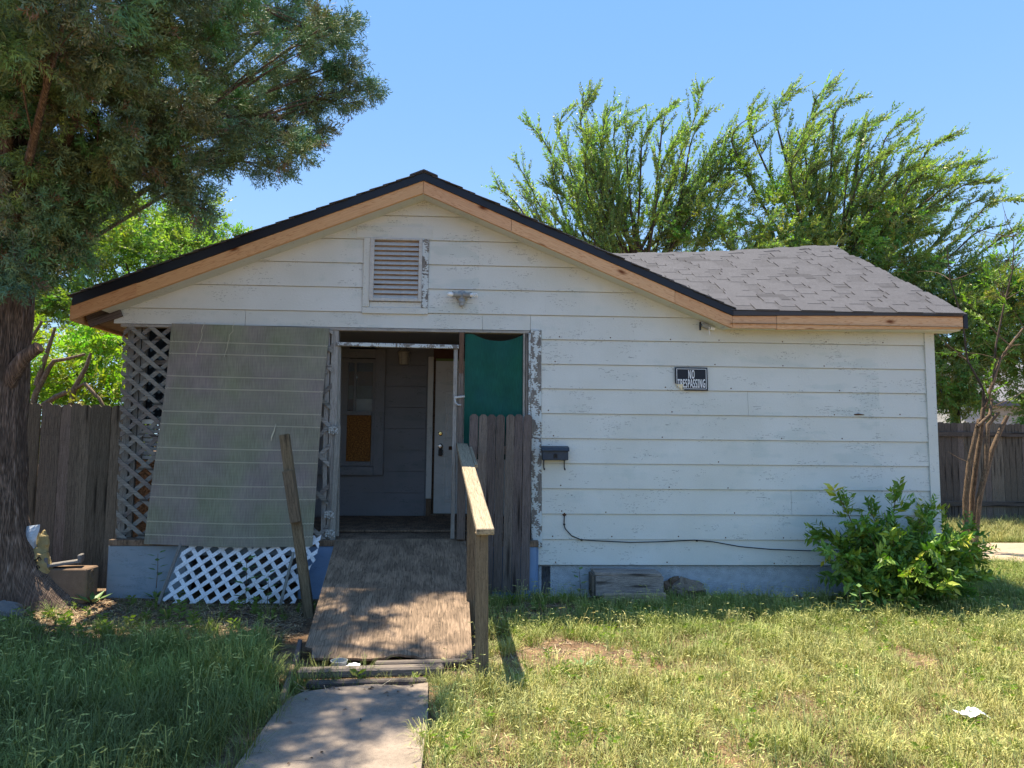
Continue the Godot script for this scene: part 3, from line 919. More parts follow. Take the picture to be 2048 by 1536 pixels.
	for s in [-1.0, 1.0]:
		var foot := V(-4.1, 2.99, 0) if s < 0 else V(2.68, 2.99, 0)
		var top := V(-0.585, 4.368, 0)
		var d := (top - foot).normalized()
		var nn := V(-d.y, d.x, 0) * (1.0 if s < 0 else -1.0)
		var L := foot.distance_to(top)
		var n := int(L / 0.14)
		for i in n:
			var p := foot + d * (L * i / n)
			var th := 0.009
			var c := p + d * 0.09 + nn * 0.01
			var zf := 0.285 + rng.randf_range(-0.012, 0.012)
			var zb := -2.4 if (s > 0 and i < n - 2) else -6.4
			var ang: float = atan2(d.y, d.x) + s * 0.06
			part(gs, "shingle_course", boxm(V(0.2, th, snappedf(zf - zb, 0.002)), 0.002), M.shingles[rng.randi() % 4], Transform3D(Basis(Vector3.BACK, ang), V(c.x, c.y, (zf + zb) / 2)))
	flat(gs, "ridge_cap", P2([-0.72, 4.33, -0.585, 4.385, -0.45, 4.33, -0.44, 4.34, -0.585, 4.4, -0.73, 4.34]), -6.4, 0.29, M.shingles[1])
	var q4 := MB.new()
	for i in 24:
		var t := i / 24.0
		var y := lerpf(2.88, 4.26, t)
		var z := lerpf(-6.95, -2.42, t)
		q4.box(V(1.2, y + 0.05, z + 0.08), V(8.0, 0.012, 0.22), 0.0, Basis(Vector3.RIGHT, -0.27))
	kind(part(gs, "back_courses", q4.mesh(), M.shingles[0]), "stuff")

func picket_poly(w: float, h0: float, h1: float, ear := 0.03) -> PackedVector2Array:
	return P2([h0, -w / 2, h1 - ear, -w / 2, h1, -w / 2 + ear, h1, w / 2 - ear, h1 - ear, w / 2, h0, w / 2])

func build_fences() -> void:
	var up := Basis(Vector3.UP, Vector3.LEFT, Vector3.BACK)
	var f := thing("wooden_fence", "dark weathered picket fence with dog-eared tops between trunk and lattice", "fence")
	var n := 0
	var x := -3.74
	while x > -6.9:
		var w := 0.102 + rng.randf_range(-0.004, 0.004)
		var h := 1.945 + rng.randf_range(-0.012, 0.012)
		flat(f, "picket", picket_poly(w, 0.02, h, 0.024), -0.009, 0.009, M.fence_wood[rng.randi() % 6], 0, 0, Transform3D(up * Basis(Vector3.BACK, rng.randf_range(-0.006, 0.006)), V(x, 0, -0.3 + rng.randf_range(-0.003, 0.003))))
		x -= w + 0.0005
	for y in [0.35, 1.02, 1.65]:
		beam(f, "rail", V(-3.7, y, -0.335), V(-6.9, y, -0.335), 0.085, 0.038, M.fence_wood[1])
	var r := thing("wooden_fence", "tall dark plank fence in the shade behind the thin bare trunks", "fence")
	x = 7.0
	while x < 14.5:
		var w := 0.135 + rng.randf_range(-0.005, 0.005)
		var h := 2.13 + rng.randf_range(-0.03, 0.02)
		flat(r, "picket", picket_poly(w, 0.02, h, 0.02), -0.009, 0.009, M.dark_fence[rng.randi() % 5], 0, 0, Transform3D(up, V(x, 0, -7.5 + rng.randf_range(-0.006, 0.006))))
		x += w + 0.007
	for s in [[7.0, 1.88], [7.0, 0.4]]:
		beam(r, "rail", V(s[0], s[1], -7.47), V(14.4, s[1], -7.47), 0.1, 0.04, M.dark_fence[1])

func build_entry() -> void:
	# plywood ramp with a torn lower edge
	var a := V(-1.42, 0.582, 0.06)
	var b := V(-1.195, 0.05, 2.33)
	var c := V(-0.008, 0.05, 2.36)
	var d := V(-0.1, 0.59, 0.06)
	var ey := ((a + d) * 0.5 - (b + c) * 0.5).normalized()
	var ex := (V(1, 0.006, 0.0) - ey * ey.dot(V(1, 0.006, 0.0))).normalized()
	var ez := ex.cross(ey)
	var o := (b + c) * 0.5
	var B := Basis(ex, ey, ez)
	var local := func(p: Vector3): var l := B.inverse() * (p - o); return Vector2(l.x, l.y)
	var poly := PackedVector2Array([local.call(d), local.call(a)])
	var lb: Vector2 = local.call(b)
	var lc: Vector2 = local.call(c)
	poly.append(lb + Vector2(-0.01, 0.16))
	poly.append(lb + Vector2(0.045, 0.13))
	for i in 23:
		var t := i / 22.0
		var k := 0.0
		if t > 0.42 and t < 0.7:
			k = 0.05 * sin((t - 0.42) / 0.28 * PI)
		poly.append(lb.lerp(lc, lerpf(0.05, 1.0, t)) + Vector2(0, k + rng.randf_range(-0.008, 0.012)))
	var rp := thing("plywood_ramp", "worn plywood ramp with a torn lower edge leading up to the porch", "ramp")
	flat(rp, "plywood_sheet", poly, -0.018, 0.0, M.ply, 0, 0, Transform3D(B, o))
	var dn := -ez
	beam(rp, "stringer", a + dn * 0.085 + ex * 0.03, b + dn * 0.06 + ey * 0.12 + ex * 0.06, 0.11, 0.04, M.grey_wood[1], -ex)
	beam(rp, "stringer", d + dn * 0.085 - ex * 0.05, c + dn * 0.06 + ey * 0.1 - ex * 0.05, 0.11, 0.04, M.grey_wood[3], ex)
	# handrail
	var hr := thing("handrail", "sloping timber handrail on square posts beside the ramp", "handrail")
	var r0 := V(-0.15, 1.545, 0.04)
	var r1 := V(0.068, 0.975, 2.74)
	beam(hr, "rail", r0, r1, 0.045, 0.118, M.rail_wood, Vector3.RIGHT, 0.006)
	beam(hr, "rail_splice", r0.lerp(r1, 0.05) + V(0.078, -0.004, 0), r0.lerp(r1, 0.33) + V(0.078, -0.004, 0), 0.04, 0.032, M.rail_wood, Vector3.RIGHT, 0.004)
	beam(hr, "post", V(0.058, -0.1, 2.64), V(0.042, 0.965, 2.64), 0.088, 0.088, M.post_wood[0], Vector3.BACK, 0.005)
	beam(hr, "post", V(-0.02, 0.0, 1.45), V(-0.03, 1.215, 1.45), 0.088, 0.04, M.post_wood[1], Vector3.BACK, 0.004)
	beam(hr, "post", V(-0.148, 0.59, 0.11), V(-0.148, 1.5, 0.11), 0.084, 0.088, M.grey_wood[4], Vector3.BACK, 0.005)
	# leaning post with a scab nailed on
	var lp := thing("leaning_post", "tilted weathered timber post with a nailed splice left of the ramp", "post")
	beam(lp, "post", V(-1.462, -0.06, 0.9), V(-1.79, 1.63, 0.76), 0.088, 0.06, M.post_wood[2], Vector3.BACK, 0.005)
	beam(lp, "splice", V(-1.622, 0.835, 0.905), V(-1.722, 1.3, 0.865), 0.09, 0.05, M.post_wood[1], Vector3.BACK, 0.005)
	# timbers at the foot of the ramp
	tag(beam(self, "step_timber", V(-1.15, 0.045, 2.65), V(-0.2, 0.05, 2.6), 0.06, 0.09, M.grey_wood[0], Vector3.BACK, 0.012), "grey timber lying across the foot of the ramp", "timber")
	tag(beam(self, "step_timber", V(-1.07, 0.008, 2.76), V(-0.3, 0.012, 2.73), 0.045, 0.06, M.grey_wood[5], Vector3.BACK, 0.01), "low rotten timber half sunk in soil where the walk begins", "timber")
	tag(beam(self, "step_timber", V(-0.68, 0.03, 2.43), V(-0.05, 0.035, 2.4), 0.05, 0.06, M.grey_wood[3], Vector3.BACK, 0.01), "short grey timber in the gap under the ramp's torn edge", "timber")
	tag(flat(self, "loose_board", P2([-0.24, -2.6, -0.02, -2.57, 0.005, -3.1, -0.12, -3.13]), -0.012, 0.006, M.rail_wood, 0, 0, Transform3D(Basis(Vector3.RIGHT, -PI / 2 + 0.03), V(0, -0.035, 0))), "pale flat board on the ground left of the handrail post", "board")
	tag(beam(self, "edging_board", V(-1.21, 0.04, 2.55), V(-1.115, 0.03, 3.19), 0.07, 0.03, M.post_wood[0], Vector3.RIGHT, 0.006), "splintered edging board beside the walk's left edge", "board")
	tag(beam(self, "edging_board", V(-1.29, 0.05, 2.02), V(-1.2, 0.045, 2.53), 0.1, 0.03, M.grey_wood[2], Vector3.RIGHT, 0.006), "grey edging board below the ramp's lower left corner", "board")
	# picket panel right of the ramp
	var pp := thing("picket_panel", "panel of seven grey dog-eared pickets across the porch opening", "fence panel")
	var up := Basis(Vector3.UP, Vector3.LEFT, Vector3.BACK)
	for i in 7:
		var w := 0.088
		flat(pp, "picket", picket_poly(w, 0.05 + rng.randf_range(-0.03, 0.05), 1.868 + rng.randf_range(-0.01, 0.006), 0.026), -0.008, 0.009, M.grey_wood[(i * 5 + 1) % 6], 0, 0, Transform3D(up * Basis(Vector3.BACK, -0.012 + rng.randf_range(-0.004, 0.004)), V(-0.05 + i * 0.0935, 0, 0.12)))
	for y in [0.7, 1.5]:
		beam(pp, "rail", V(-0.09, y, 0.092), V(0.53, y, 0.092), 0.085, 0.036, M.grey_wood[3])
	# shade cloth
	var sc := thing("shade_cloth", "faded green woven shade cloth hung over the porch lattice", "shade cloth")
	var tl := V(-3.17, 2.775, 0.045)
	var tr := V(-1.553, 2.752, 0.045)
	var bl := V(-3.27, 0.545, 0.2)
	var br := V(-1.625, 0.525, 0.2)
	var at := func(u: float, v: float):
		var p := tl.lerp(tr, u).lerp(bl.lerp(br, u), v)
		p.z += 0.014 * sin(u * 9.0 + v * 3.0) * v + 0.012 * sin(u * 4.0 - v * 7.0) + 0.02 * v * v * sin(u * PI)
		p.y += (-0.012 * sin(u * PI) if v > 0.5 else 0.0) * v
		p.x += 0.03 * sin(v * PI) * (0.6 - u)
		return p
	var q := MB.new()
	for i in 40:
		for j in 50:
			var p0: Vector3 = at.call(i / 40.0, j / 50.0)
			var p1: Vector3 = at.call((i + 1) / 40.0, j / 50.0)
			var p2: Vector3 = at.call((i + 1) / 40.0, (j + 1) / 50.0)
			var p3: Vector3 = at.call(i / 40.0, (j + 1) / 50.0)
			q.quad(p3, p2, p1, p0)
			q.quad(p0 - V(0, 0, 0.004), p1 - V(0, 0, 0.004), p2 - V(0, 0, 0.004), p3 - V(0, 0, 0.004))
	part(sc, "cloth", q.mesh(), M.shade)
	for v in [0.085, 0.14, 0.245, 0.302, 0.408, 0.466, 0.572, 0.63, 0.737, 0.793, 0.9, 0.958]:
		var st := MB.new()
		var k := 110
		for i in k:
			var u0: float = i / float(k)
			var u1: float = (i + 1) / float(k)
			var o0 := 0.005 * (1 if i % 2 == 0 else -1)
			var p0: Vector3 = at.call(u0, v) + V(0, o0, 0.004)
			var p1: Vector3 = at.call(u1, v) + V(0, -o0, 0.004)
			var h := V(0, 0.0022, 0)
			st.quad(p0 - h, p1 - h, p1 + h, p0 + h)
		part(sc, "stitch_line", st.mesh(), M.thread)
	for u in [[0.86, 0.83, 0.005], [0.705, 0.51, 0.004]]:
		var p: Vector3 = at.call(u[0], u[1])
		tube_part(sc, "tear", [p + V(0.03, 0.13, 0.004), p + V(0.018, 0.06, 0.012), p + V(-0.004, 0.0, 0.012), p + V(-0.014, -0.05, 0.004)], [0.002, 0.006, 0.009, 0.002], M.thread, 5)
	# dry vine strands over its top
	for s in [[-2.82, 0.5], [-2.52, 0.62]]:
		var p := []
		var r := []
		for i in 9:
			p.append(V(s[0] - 0.03 * i * s[1] * 0.6 + rng.randf_range(-0.015, 0.015), 2.79 - i * 0.045, 0.075 + rng.randf_range(0, 0.01)))
			r.append(0.0022)
		tube_part(sc, "vine_strand", p, r, M.thread, 4)
	# green cloth in the opening
	var gc := MB.new()
	var gat := func(u: float, v: float):
		var sag := 0.075 * sin(clampf((u - 0.12) / 0.88, 0, 1) * PI)
		var top := 2.728 - sag
		return V(lerpf(-0.135, 0.487, u), lerpf(top, 1.4, v), -0.012 + 0.012 * sin(u * 14 + v * 5) * (1.0 - v * 0.5) + 0.01 * sin(v * 8 - u * 9))
	for i in 30:
		for j in 36:
			gc.quad(gat.call(i / 30.0, (j + 1) / 36.0), gat.call((i + 1) / 30.0, (j + 1) / 36.0), gat.call((i + 1) / 30.0, j / 36.0), gat.call(i / 30.0, j / 36.0))
	tag(part(self, "green_cloth", gc.mesh(), M.green_cloth), "dark green cloth hung in the porch opening above the pickets", "cloth")
	# strip of rag tied round the mullion
	var tie := MB.new()
	tie.box(V(-0.185, 2.05, 0.04), V(0.11, 0.022, 0.008), 0.002, Basis(Vector3.BACK, 0.12))
	tie.tube([V(-0.235, 2.04, 0.03), V(-0.228, 1.99, 0.045), V(-0.2, 1.965, 0.045), V(-0.165, 1.965, 0.035)], [0.009, 0.01, 0.01, 0.008], 6)
	tag(part(self, "rag_tie", tie.mesh(), M.white_card), "white strip tied round the post left of the green cloth", "strap")
	# white lattice leaning on the foundation
	var wl := thing("lattice_panel", "white plastic lattice panel leaning against the porch foundation", "lattice")
	var wc := P2([-2.86, 0.66, -1.55, 0.66, -1.58, 0.42, -1.62, 0.36, -1.74, 0.0, -2.95, 0.0, -3.0, 0.03])
	var lean := Transform3D(Basis(Vector3.RIGHT, -0.32), V(0, 0, 0.34))
	slats(wl, wc, deg_to_rad(37), 0.096, 0.037, 0.007, 0.013, [M.white_vinyl], 0.02, lean)
	slats(wl, wc, deg_to_rad(-54), 0.113, 0.037, 0.0, 0.0065, [M.white_vinyl], 0.03, lean)
	tag(beam(self, "garden_stake", V(-3.03, 0.0, 0.36), V(-2.9, 0.6, 0.175), 0.028, 0.02, M.lattice[1]), "grey stick standing along the white lattice's left edge", "stake")
	tag(beam(self, "garden_stake", V(-1.86, 0.0, 0.42), V(-1.79, 0.48, 0.26), 0.026, 0.02, M.lattice[0]), "thin grey stick leaning on the white lattice near the tilted post", "stake")

func build_fixtures() -> void:
	# mailbox
	var mb := thing("mailbox", "small dark blue wall mailbox with two newspaper hooks under it", "mailbox", V(0.82, 1.4, 0.02))
	part(mb, "body", boxm(V(0.27, 0.11, 0.09), 0.006), M.mailbox, Transform3D(Basis.IDENTITY, V(0, 0.055, 0.045)))
	var q := MB.new()
	q.prism(P2([0.0, 0.108, 0.104, 0.093, 0.108, 0.102, 0.09, 0.132, 0.0, 0.148]), -0.143, 0.143)
	var lid := part(mb, "lid", q.mesh(), M.mailbox, Transform3D(Basis(Vector3.UP, -PI / 2), Vector3.ZERO))
	var em := MB.new()
	em.lathe(V(0, 0, 0), [[0.022, 0.0], [0.02, 0.004], [0.01, 0.005], [0.008, 0.002], [0.0, 0.002]], 12, Basis(Vector3.RIGHT, PI / 2))
	em.box(V(-0.014, -0.02, 0.002), V(0.012, 0.022, 0.004), 0.001)
	em.box(V(0.014, -0.02, 0.002), V(0.012, 0.022, 0.004), 0.001)
	part(mb, "emblem", em.mesh(), M.black, Transform3D(Basis.IDENTITY, V(0.0, 0.05, 0.09)))
	for x in [-0.115, 0.1]:
		tube_part(mb, "hook", [V(x, 0.0, 0.02), V(x, -0.07, 0.02), V(x + 0.003, -0.098, 0.03), V(x + 0.006, -0.1, 0.045), V(x + 0.006, -0.085, 0.05)], [0.006, 0.006, 0.006, 0.006, 0.005], M.black, 6)
	# sign
	var s := thing("warning_sign", "black NO TRESPASSING sign with one curled corner on the siding", "sign", V(2.2815, 2.275, 0.024))
	var sp := MB.new()
	var sz := func(x: float, y: float): return 0.006 + 0.012 * pow(absf(x) / 0.175, 3.0) * (0.4 if x < 0 else 1.0) * clampf(0.6 - y * 4.0, 0, 1)
	for i in 14:
		for j in 10:
			var x0 := -0.176 + i * 0.352 / 14
			var x1 := x0 + 0.352 / 14
			var y0 := -0.124 + j * 0.248 / 10
			var y1 := y0 + 0.0248
			if (x0 + 0.176) / 0.09 + (y0 + 0.124) / 0.065 < 0.9:
				continue
			sp.quad(V(x0, y0, sz.call(x0, y0)), V(x1, y0, sz.call(x1, y0)), V(x1, y1, sz.call(x1, y1)), V(x0, y1, sz.call(x0, y1)))
			sp.quad(V(x0, y1, sz.call(x0, y1) - 0.002), V(x1, y1, sz.call(x1, y1) - 0.002), V(x1, y0, sz.call(x1, y0) - 0.002), V(x0, y0, sz.call(x0, y0) - 0.002))
	part(s, "plate", sp.mesh(), M.sign_black)
	var cu := MB.new()
	cu.tri(V(-0.17, -0.06, 0.009), V(-0.1, -0.12, 0.009), V(-0.095, -0.058, 0.03))
	cu.tri(V(-0.17, -0.06, 0.007), V(-0.095, -0.058, 0.028), V(-0.1, -0.12, 0.007))
	part(s, "curled_corner", cu.mesh(), M.sign_back)
	var fm := MB.new()
	for e in [[-0.158, 0.106, 0.158, 0.106], [0.158, 0.106, 0.158, -0.107], [0.158, -0.107, -0.085, -0.107], [-0.158, 0.106, -0.158, -0.05]]:
		var aa := V(e[0], e[1], 0.012)
		var bb := V(e[2], e[3], 0.016 if e[3] < 0 else 0.012)
		if e[0] > 0:
			aa.z = 0.014
			bb.z = 0.022 if e[2] > 0 else 0.015
		fm.box((aa + bb) / 2, V(aa.distance_to(bb) + 0.004, 0.0055, 0.0015), 0.0, span(aa, bb).basis)
	part(s, "border_line", fm.mesh(), M.sign_white)
	var font := SystemFont.new()
	font.font_names = PackedStringArray(["Droid Sans"])
	font.font_weight = 700
	for w in [["NO", 0.0, 0.0, 0.094, 0.068], ["TRESPASSING", 0.0, -0.098, 0.094, 0.298]]:
		var tm := TextMesh.new()
		tm.text = w[0]
		tm.font = font
		tm.font_size = 64
		tm.pixel_size = 0.002
		tm.depth = 0.002
		tm.horizontal_alignment = HORIZONTAL_ALIGNMENT_CENTER
		tm.vertical_alignment = VERTICAL_ALIGNMENT_BOTTOM
		var bb := tm.get_aabb()
		var sx: float = w[4] / bb.size.x
		var sy: float = w[3] / bb.size.y
		part(s, "lettering", tm, M.sign_white, Transform3D(Basis.from_scale(V(sx, sy, 1)), V(w[1] - bb.get_center().x * sx, w[2] - bb.position.y * sy + 0.002, 0.013)))
	# twin flood lamp holder
	var fl := thing("flood_light", "grey twin lamp holder with two bare bulbs on the gable", "lamp", V(-0.176, 3.105, 0.015))
	fl.scale = Vector3.ONE * 1.15
	var b := MB.new()
	b.lathe(V(0, 0.015, 0), [[0.055, 0.0], [0.055, 0.012], [0.045, 0.03], [0.02, 0.042], [0.0, 0.044]], 18, Basis(Vector3.RIGHT, PI / 2))
	part(fl, "box_cover", b.mesh(), M.lamp_grey)
	for sd in [-1.0, 1.0]:
		var d: Vector3 = V(sd, -0.04 if sd < 0 else -0.1, 0.35).normalized()
		var Bs := Basis(d.cross(Vector3.UP).normalized(), d, d.cross(Vector3.UP).normalized().cross(d))
		var h := MB.new()
		h.lathe(V(sd * 0.025, 0.022, 0.045), [[0.0, -0.01], [0.02, -0.01], [0.022, 0.01], [0.027, 0.06], [0.029, 0.062], [0.024, 0.05], [0.0, 0.03]], 14, Bs)
		var hd := part(fl, "lamp_holder", h.mesh(), M.lamp_grey)
		var bl := MB.new()
		if sd < 0:
			bl.lathe(V(sd * 0.025, 0.022, 0.045), [[0.018, 0.03], [0.02, 0.07], [0.019, 0.1], [0.012, 0.112], [0.0, 0.115]], 12, Bs)
		else:
			bl.lathe(V(sd * 0.025, 0.022, 0.045), [[0.018, 0.03], [0.019, 0.075], [0.012, 0.08], [0.0, 0.08]], 12, Bs)
			var p := []
			var r := []
			for i in 37:
				var an := i / 36.0 * TAU * 3.0
				p.append(V(0.025, 0.022, 0.045) + Bs * V(cos(an) * 0.016, 0.08 + i / 36.0 * 0.05, sin(an) * 0.016))
				r.append(0.0045)
			bl.tube(p, r, 6)
		part(hd, "bulb", bl.mesh(), M.lamp_white)
	var sn := MB.new()
	sn.box(V(0, -0.03, 0.03), V(0.05, 0.03, 0.05), 0.005)
	sn.lathe(V(0, -0.085, 0.035), [[0.0, 0.0], [0.018, 0.002], [0.024, 0.012], [0.024, 0.03], [0.03, 0.04], [0.03, 0.055], [0.0, 0.056]], 14)
	part(fl, "motion_sensor", sn.mesh(), M.lamp_grey)
	# porch lantern
	var ln := thing("porch_lantern", "cream six-sided lantern on the dark porch wall left of the door", "lamp", V(-0.985, 2.62, -2.1))
	var body := MB.new()
	body.lathe(V(0, 0, 0), [[0.0, 0.0], [0.055, 0.0], [0.062, 0.012], [0.075, 0.15], [0.085, 0.155], [0.085, 0.165], [0.04, 0.2], [0.018, 0.225], [0.0, 0.228]], 6)
	part(ln, "lamp_body", body.mesh(), M.lantern, Transform3D(Basis(Vector3.BACK, 0.06), Vector3.ZERO))
	for i in 6:
		var an := TAU * i / 6
		tube_part(ln, "glazing_bar", [V(cos(an) * 0.064, 0.012, sin(an) * 0.064), V(cos(an) * 0.077, 0.15, sin(an) * 0.077)], [0.005, 0.005], M.lantern, 5)
	tube_part(ln, "bracket", [V(0, 0.225, 0), V(0, 0.26, -0.01), V(0, 0.25, -0.05), V(0, 0.2, -0.095)], [0.01, 0.01, 0.01, 0.014], M.lantern, 7)
	# cable stapled along the siding
	var cb := thing("utility_cable", "thin black cable sagging along the lower siding boards", "cable")
	var kp := [V(0.927, 0.835, 0.012), V(0.922, 0.73, 0.026), V(0.935, 0.69, 0.026), V(1.0, 0.62, 0.026), V(1.1, 0.578, 0.024), V(1.25, 0.568, 0.026), V(1.62, 0.552, 0.026), V(1.95, 0.56, 0.026), V(2.3, 0.578, 0.024), V(2.5, 0.56, 0.026), V(2.78, 0.512, 0.028), V(3.1, 0.485, 0.028), V(3.5, 0.472, 0.028), V(4.1, 0.47, 0.028)]
	var rr := []
	for p in kp:
		rr.append(0.0055)
	tube_part(cb, "wire", kp, rr, M.cable, 6)
	for p in [V(0.923, 0.735, 0.03), V(1.105, 0.576, 0.03), V(2.32, 0.573, 0.03)]:
		part(cb, "staple", boxm(V(0.022, 0.018, 0.012), 0.003), M.black, Transform3D(Basis.IDENTITY, p))
	var h := MB.new()
	h.lathe(V(0.927, 0.838, 0.008), [[0.022, 0.0], [0.016, 0.008], [0.0, 0.009]], 10, Basis(Vector3.RIGHT, PI / 2))
	part(cb, "grommet", h.mesh(), M.rust)

func lump(o: Vector3, s: Vector3, seed_: int, rough := 0.25, nu := 14, nv := 9) -> ArrayMesh:
	var nz := noise(seed_, 1.6, 3)
	var q := MB.new()
	var f := func(i: int, j: int):
		var a := TAU * i / nu
		var b := PI * j / nv - PI / 2
		var d := V(cos(a) * cos(b), sin(b), sin(a) * cos(b))
		return o + d * s * (1.0 + rough * nz.get_noise_3d(d.x, d.y, d.z) * 2.0)
	for i in nu:
		for j in nv:
			q.quad(f.call(i, j), f.call(i, j + 1), f.call(i + 1, j + 1), f.call(i + 1, j))
	return q.mesh()

func build_yard_things() -> void:
	tag(part(self, "stone", lump(V(2.2, 0.08, 0.12), V(0.17, 0.11, 0.12), 5, 0.3), M.rock), "tan rubble stone beside the wooden step box", "stone")
	tag(part(self, "stone", lump(V(2.08, 0.09, 0.0), V(0.12, 0.1, 0.08), 8, 0.3), M.clay), "smaller reddish stone against the stucco base", "stone")
	tag(part(self, "stone", lump(V(-4.1, 0.04, 1.02), V(0.22, 0.13, 0.16), 6, 0.2), M.rock_grey), "grey rounded stone at the foot of the big trunk", "stone")
	var bx := thing("step_box", "weathered grey wooden step box against the foundation", "step")
	beam(bx, "top_board", V(1.2, 0.275, 0.16), V(1.88, 0.262, 0.16), 0.035, 0.26, M.step_wood, Vector3.BACK, 0.006)
	beam(bx, "front_board", V(1.21, 0.155, 0.275), V(1.9, 0.15, 0.265), 0.2, 0.035, M.step_wood, Vector3.BACK, 0.006)
	beam(bx, "end_board", V(1.19, 0.15, 0.05), V(1.19, 0.15, 0.27), 0.22, 0.03, M.fence_wood[0], Vector3.LEFT, 0.006)
	beam(bx, "end_board", V(1.875, 0.14, 0.05), V(1.875, 0.14, 0.25), 0.2, 0.03, M.grey_wood[1], Vector3.RIGHT, 0.006)
	tag(beam(self, "plank", V(1.27, 0.045, 0.37), V(1.9, 0.05, 0.36), 0.11, 0.04, M.rail_wood, Vector3.BACK, 0.008), "pale short plank lying in front of the step box", "plank")
	# litter
	var pm := MB.new()
	var nz := noise(33, 9.0, 3)
	var pf := func(i: int, j: int):
		var x := (i / 12.0 - 0.5) * 0.2
		var z := (j / 8.0 - 0.5) * 0.12
		return V(x, 0.045 + 0.02 * nz.get_noise_2d(x * 1.0, z * 1.1) * 2.0 - 0.1 * (x * x * 4 + z * z * 8), z + 0.03 * nz.get_noise_2d(x + 3, z))
	for i in 12:
		for j in 8:
			pm.quad(pf.call(i, j), pf.call(i, j + 1), pf.call(i + 1, j + 1), pf.call(i + 1, j))
	tag(part(self, "crumpled_paper", pm.mesh(), M.paper, Transform3D(Basis(Vector3.UP, 0.15).scaled(V(0.85, 0.8, 0.8)), V(2.86, 0.01, 3.43))), "crumpled white paper lying in the dry grass", "paper")
	tag(part(self, "foam_scrap", lump(V(-0.82, 0.03, 2.46), V(0.055, 0.022, 0.035), 3, 0.25, 10, 6), M.paper), "white foam scrap in the dirt under the ramp's edge", "scrap")
	var cup := MB.new()
	cup.lathe(V(-0.93, 0.01, 2.4), [[0.0, 0.0], [0.05, 0.0], [0.06, 0.045], [0.055, 0.045], [0.047, 0.006], [0.0, 0.006]], 14)
	tag(part(self, "plastic_dish", cup.mesh(), M.lamp_grey), "grey plastic dish in the gap under the ramp", "dish")
	# pile by the trunk
	var blk := thing("hollow_block", "tan hollow clay block with round holes beside the tree trunk", "block", V(-3.95, 0.0, 0.28))
	var q := MB.new()
	q.box(V(0, 0.17, 0), V(0.5, 0.33, 0.22), 0.012)
	part(blk, "block_body", q.mesh(), M.clay)
	for y in [0.27, 0.16, 0.06]:
		var hh := MB.new()
		hh.lathe(V(0.252, y, 0.02), [[0.045, 0.0], [0.042, 0.004], [0.034, 0.004], [0.03, -0.02], [0.0, -0.02]], 14, Basis(Vector3.BACK, -PI / 2))
		part(blk, "hole_rim", hh.mesh(), M.brown_dark)
	var pg := MB.new()
	pg.box(V(0, 0, 0), V(0.3, 0.03, 0.15), 0.006)
	pg.box(V(0.14, 0.035, 0), V(0.035, 0.06, 0.15), 0.01)
	pg.box(V(-0.14, 0.04, 0), V(0.03, 0.08, 0.15), 0.01)
	tag(part(self, "foam_tray", pg.mesh(), M.rock_grey, Transform3D(Basis(Vector3.BACK, 0.13) * Basis(Vector3.UP, 0.3), V(-3.96, 0.375, 0.3))), "grey moulded tray lying on the hollow block", "tray")
	var wb := MB.new()
	var wf := func(i: int, j: int):
		var u := i / 10.0
		var v := j / 10.0
		var p := V(lerpf(-4.42, -4.2, u) + 0.02 * v, lerpf(0.47 + 0.07 * absf(u - 0.5) * 2 - 0.05 * u, 0.72 + 0.03 * u, v), 0.4 + 0.06 * sin(u * PI) * sin(v * PI) + 0.015 * sin(u * 11 + v * 7))
		return p
	for i in 10:
		for j in 10:
			wb.quad(wf.call(i, j), wf.call(i + 1, j), wf.call(i + 1, j + 1), wf.call(i, j + 1))
			wb.quad(wf.call(i, j + 1) - V(0, 0, 0.03), wf.call(i + 1, j + 1) - V(0, 0, 0.03), wf.call(i + 1, j) - V(0, 0, 0.03), wf.call(i, j) - V(0, 0, 0.03))
	tag(part(self, "plastic_bag", wb.mesh(), M.plastic_white), "bluish white plastic bag stuffed between trunk and fence", "bag")
	var pb := thing("printed_bag", "crumpled tan printed sack with black letters beside the trunk", "sack", V(-4.15, 0.37, 0.36))
	part(pb, "sack_body", lump(Vector3.ZERO, V(0.1, 0.17, 0.075), 14, 0.16, 18, 12), M.bag_tan, Transform3D(Basis(Vector3.BACK, 0.3), Vector3.ZERO))
	part(pb, "sack_back", lump(V(-0.09, 0.02, -0.02), V(0.1, 0.2, 0.07), 15, 0.25, 12, 9), M.bag_dark)
	var font := SystemFont.new()
	font.font_names = PackedStringArray(["Droid Serif"])
	font.font_weight = 700
	for w in [["E", 0.02, 0.06], ["S", 0.015, -0.02]]:
		var tm := TextMesh.new()
		tm.text = w[0]
		tm.font = font
		tm.font_size = 48
		tm.pixel_size = 0.0017
		tm.depth = 0.004
		part(pb, "lettering", tm, M.black, Transform3D(Basis(Vector3.BACK, -0.9), V(w[1], w[2], 0.087)))
	part(pb, "sack_fold", lump(V(-0.01, 0.19, -0.02), V(0.07, 0.12, 0.035), 17, 0.2, 14, 10), M.bag_tan)
	# neighbour's house far right
	var nb := thing("neighbor_house", "pale neighbour's house with grey roof half hidden behind the right fence", "house", V(21, 0, -18))
	part(nb, "wall", boxm(V(9.0, 3.0, 6.0), 0.02), M.nb_wall, Transform3D(Basis.IDENTITY, V(0, 1.5, 0)))
	flat(nb, "roof", P2([-3.5, 2.95, 0, 4.6, 3.5, 2.95, 3.5, 3.1, 0, 4.8, -3.5, 3.1]), -4.8, 4.8, M.nb_roof, 0, 0, Transform3D(Basis(Vector3.UP, PI / 2), Vector3.ZERO))
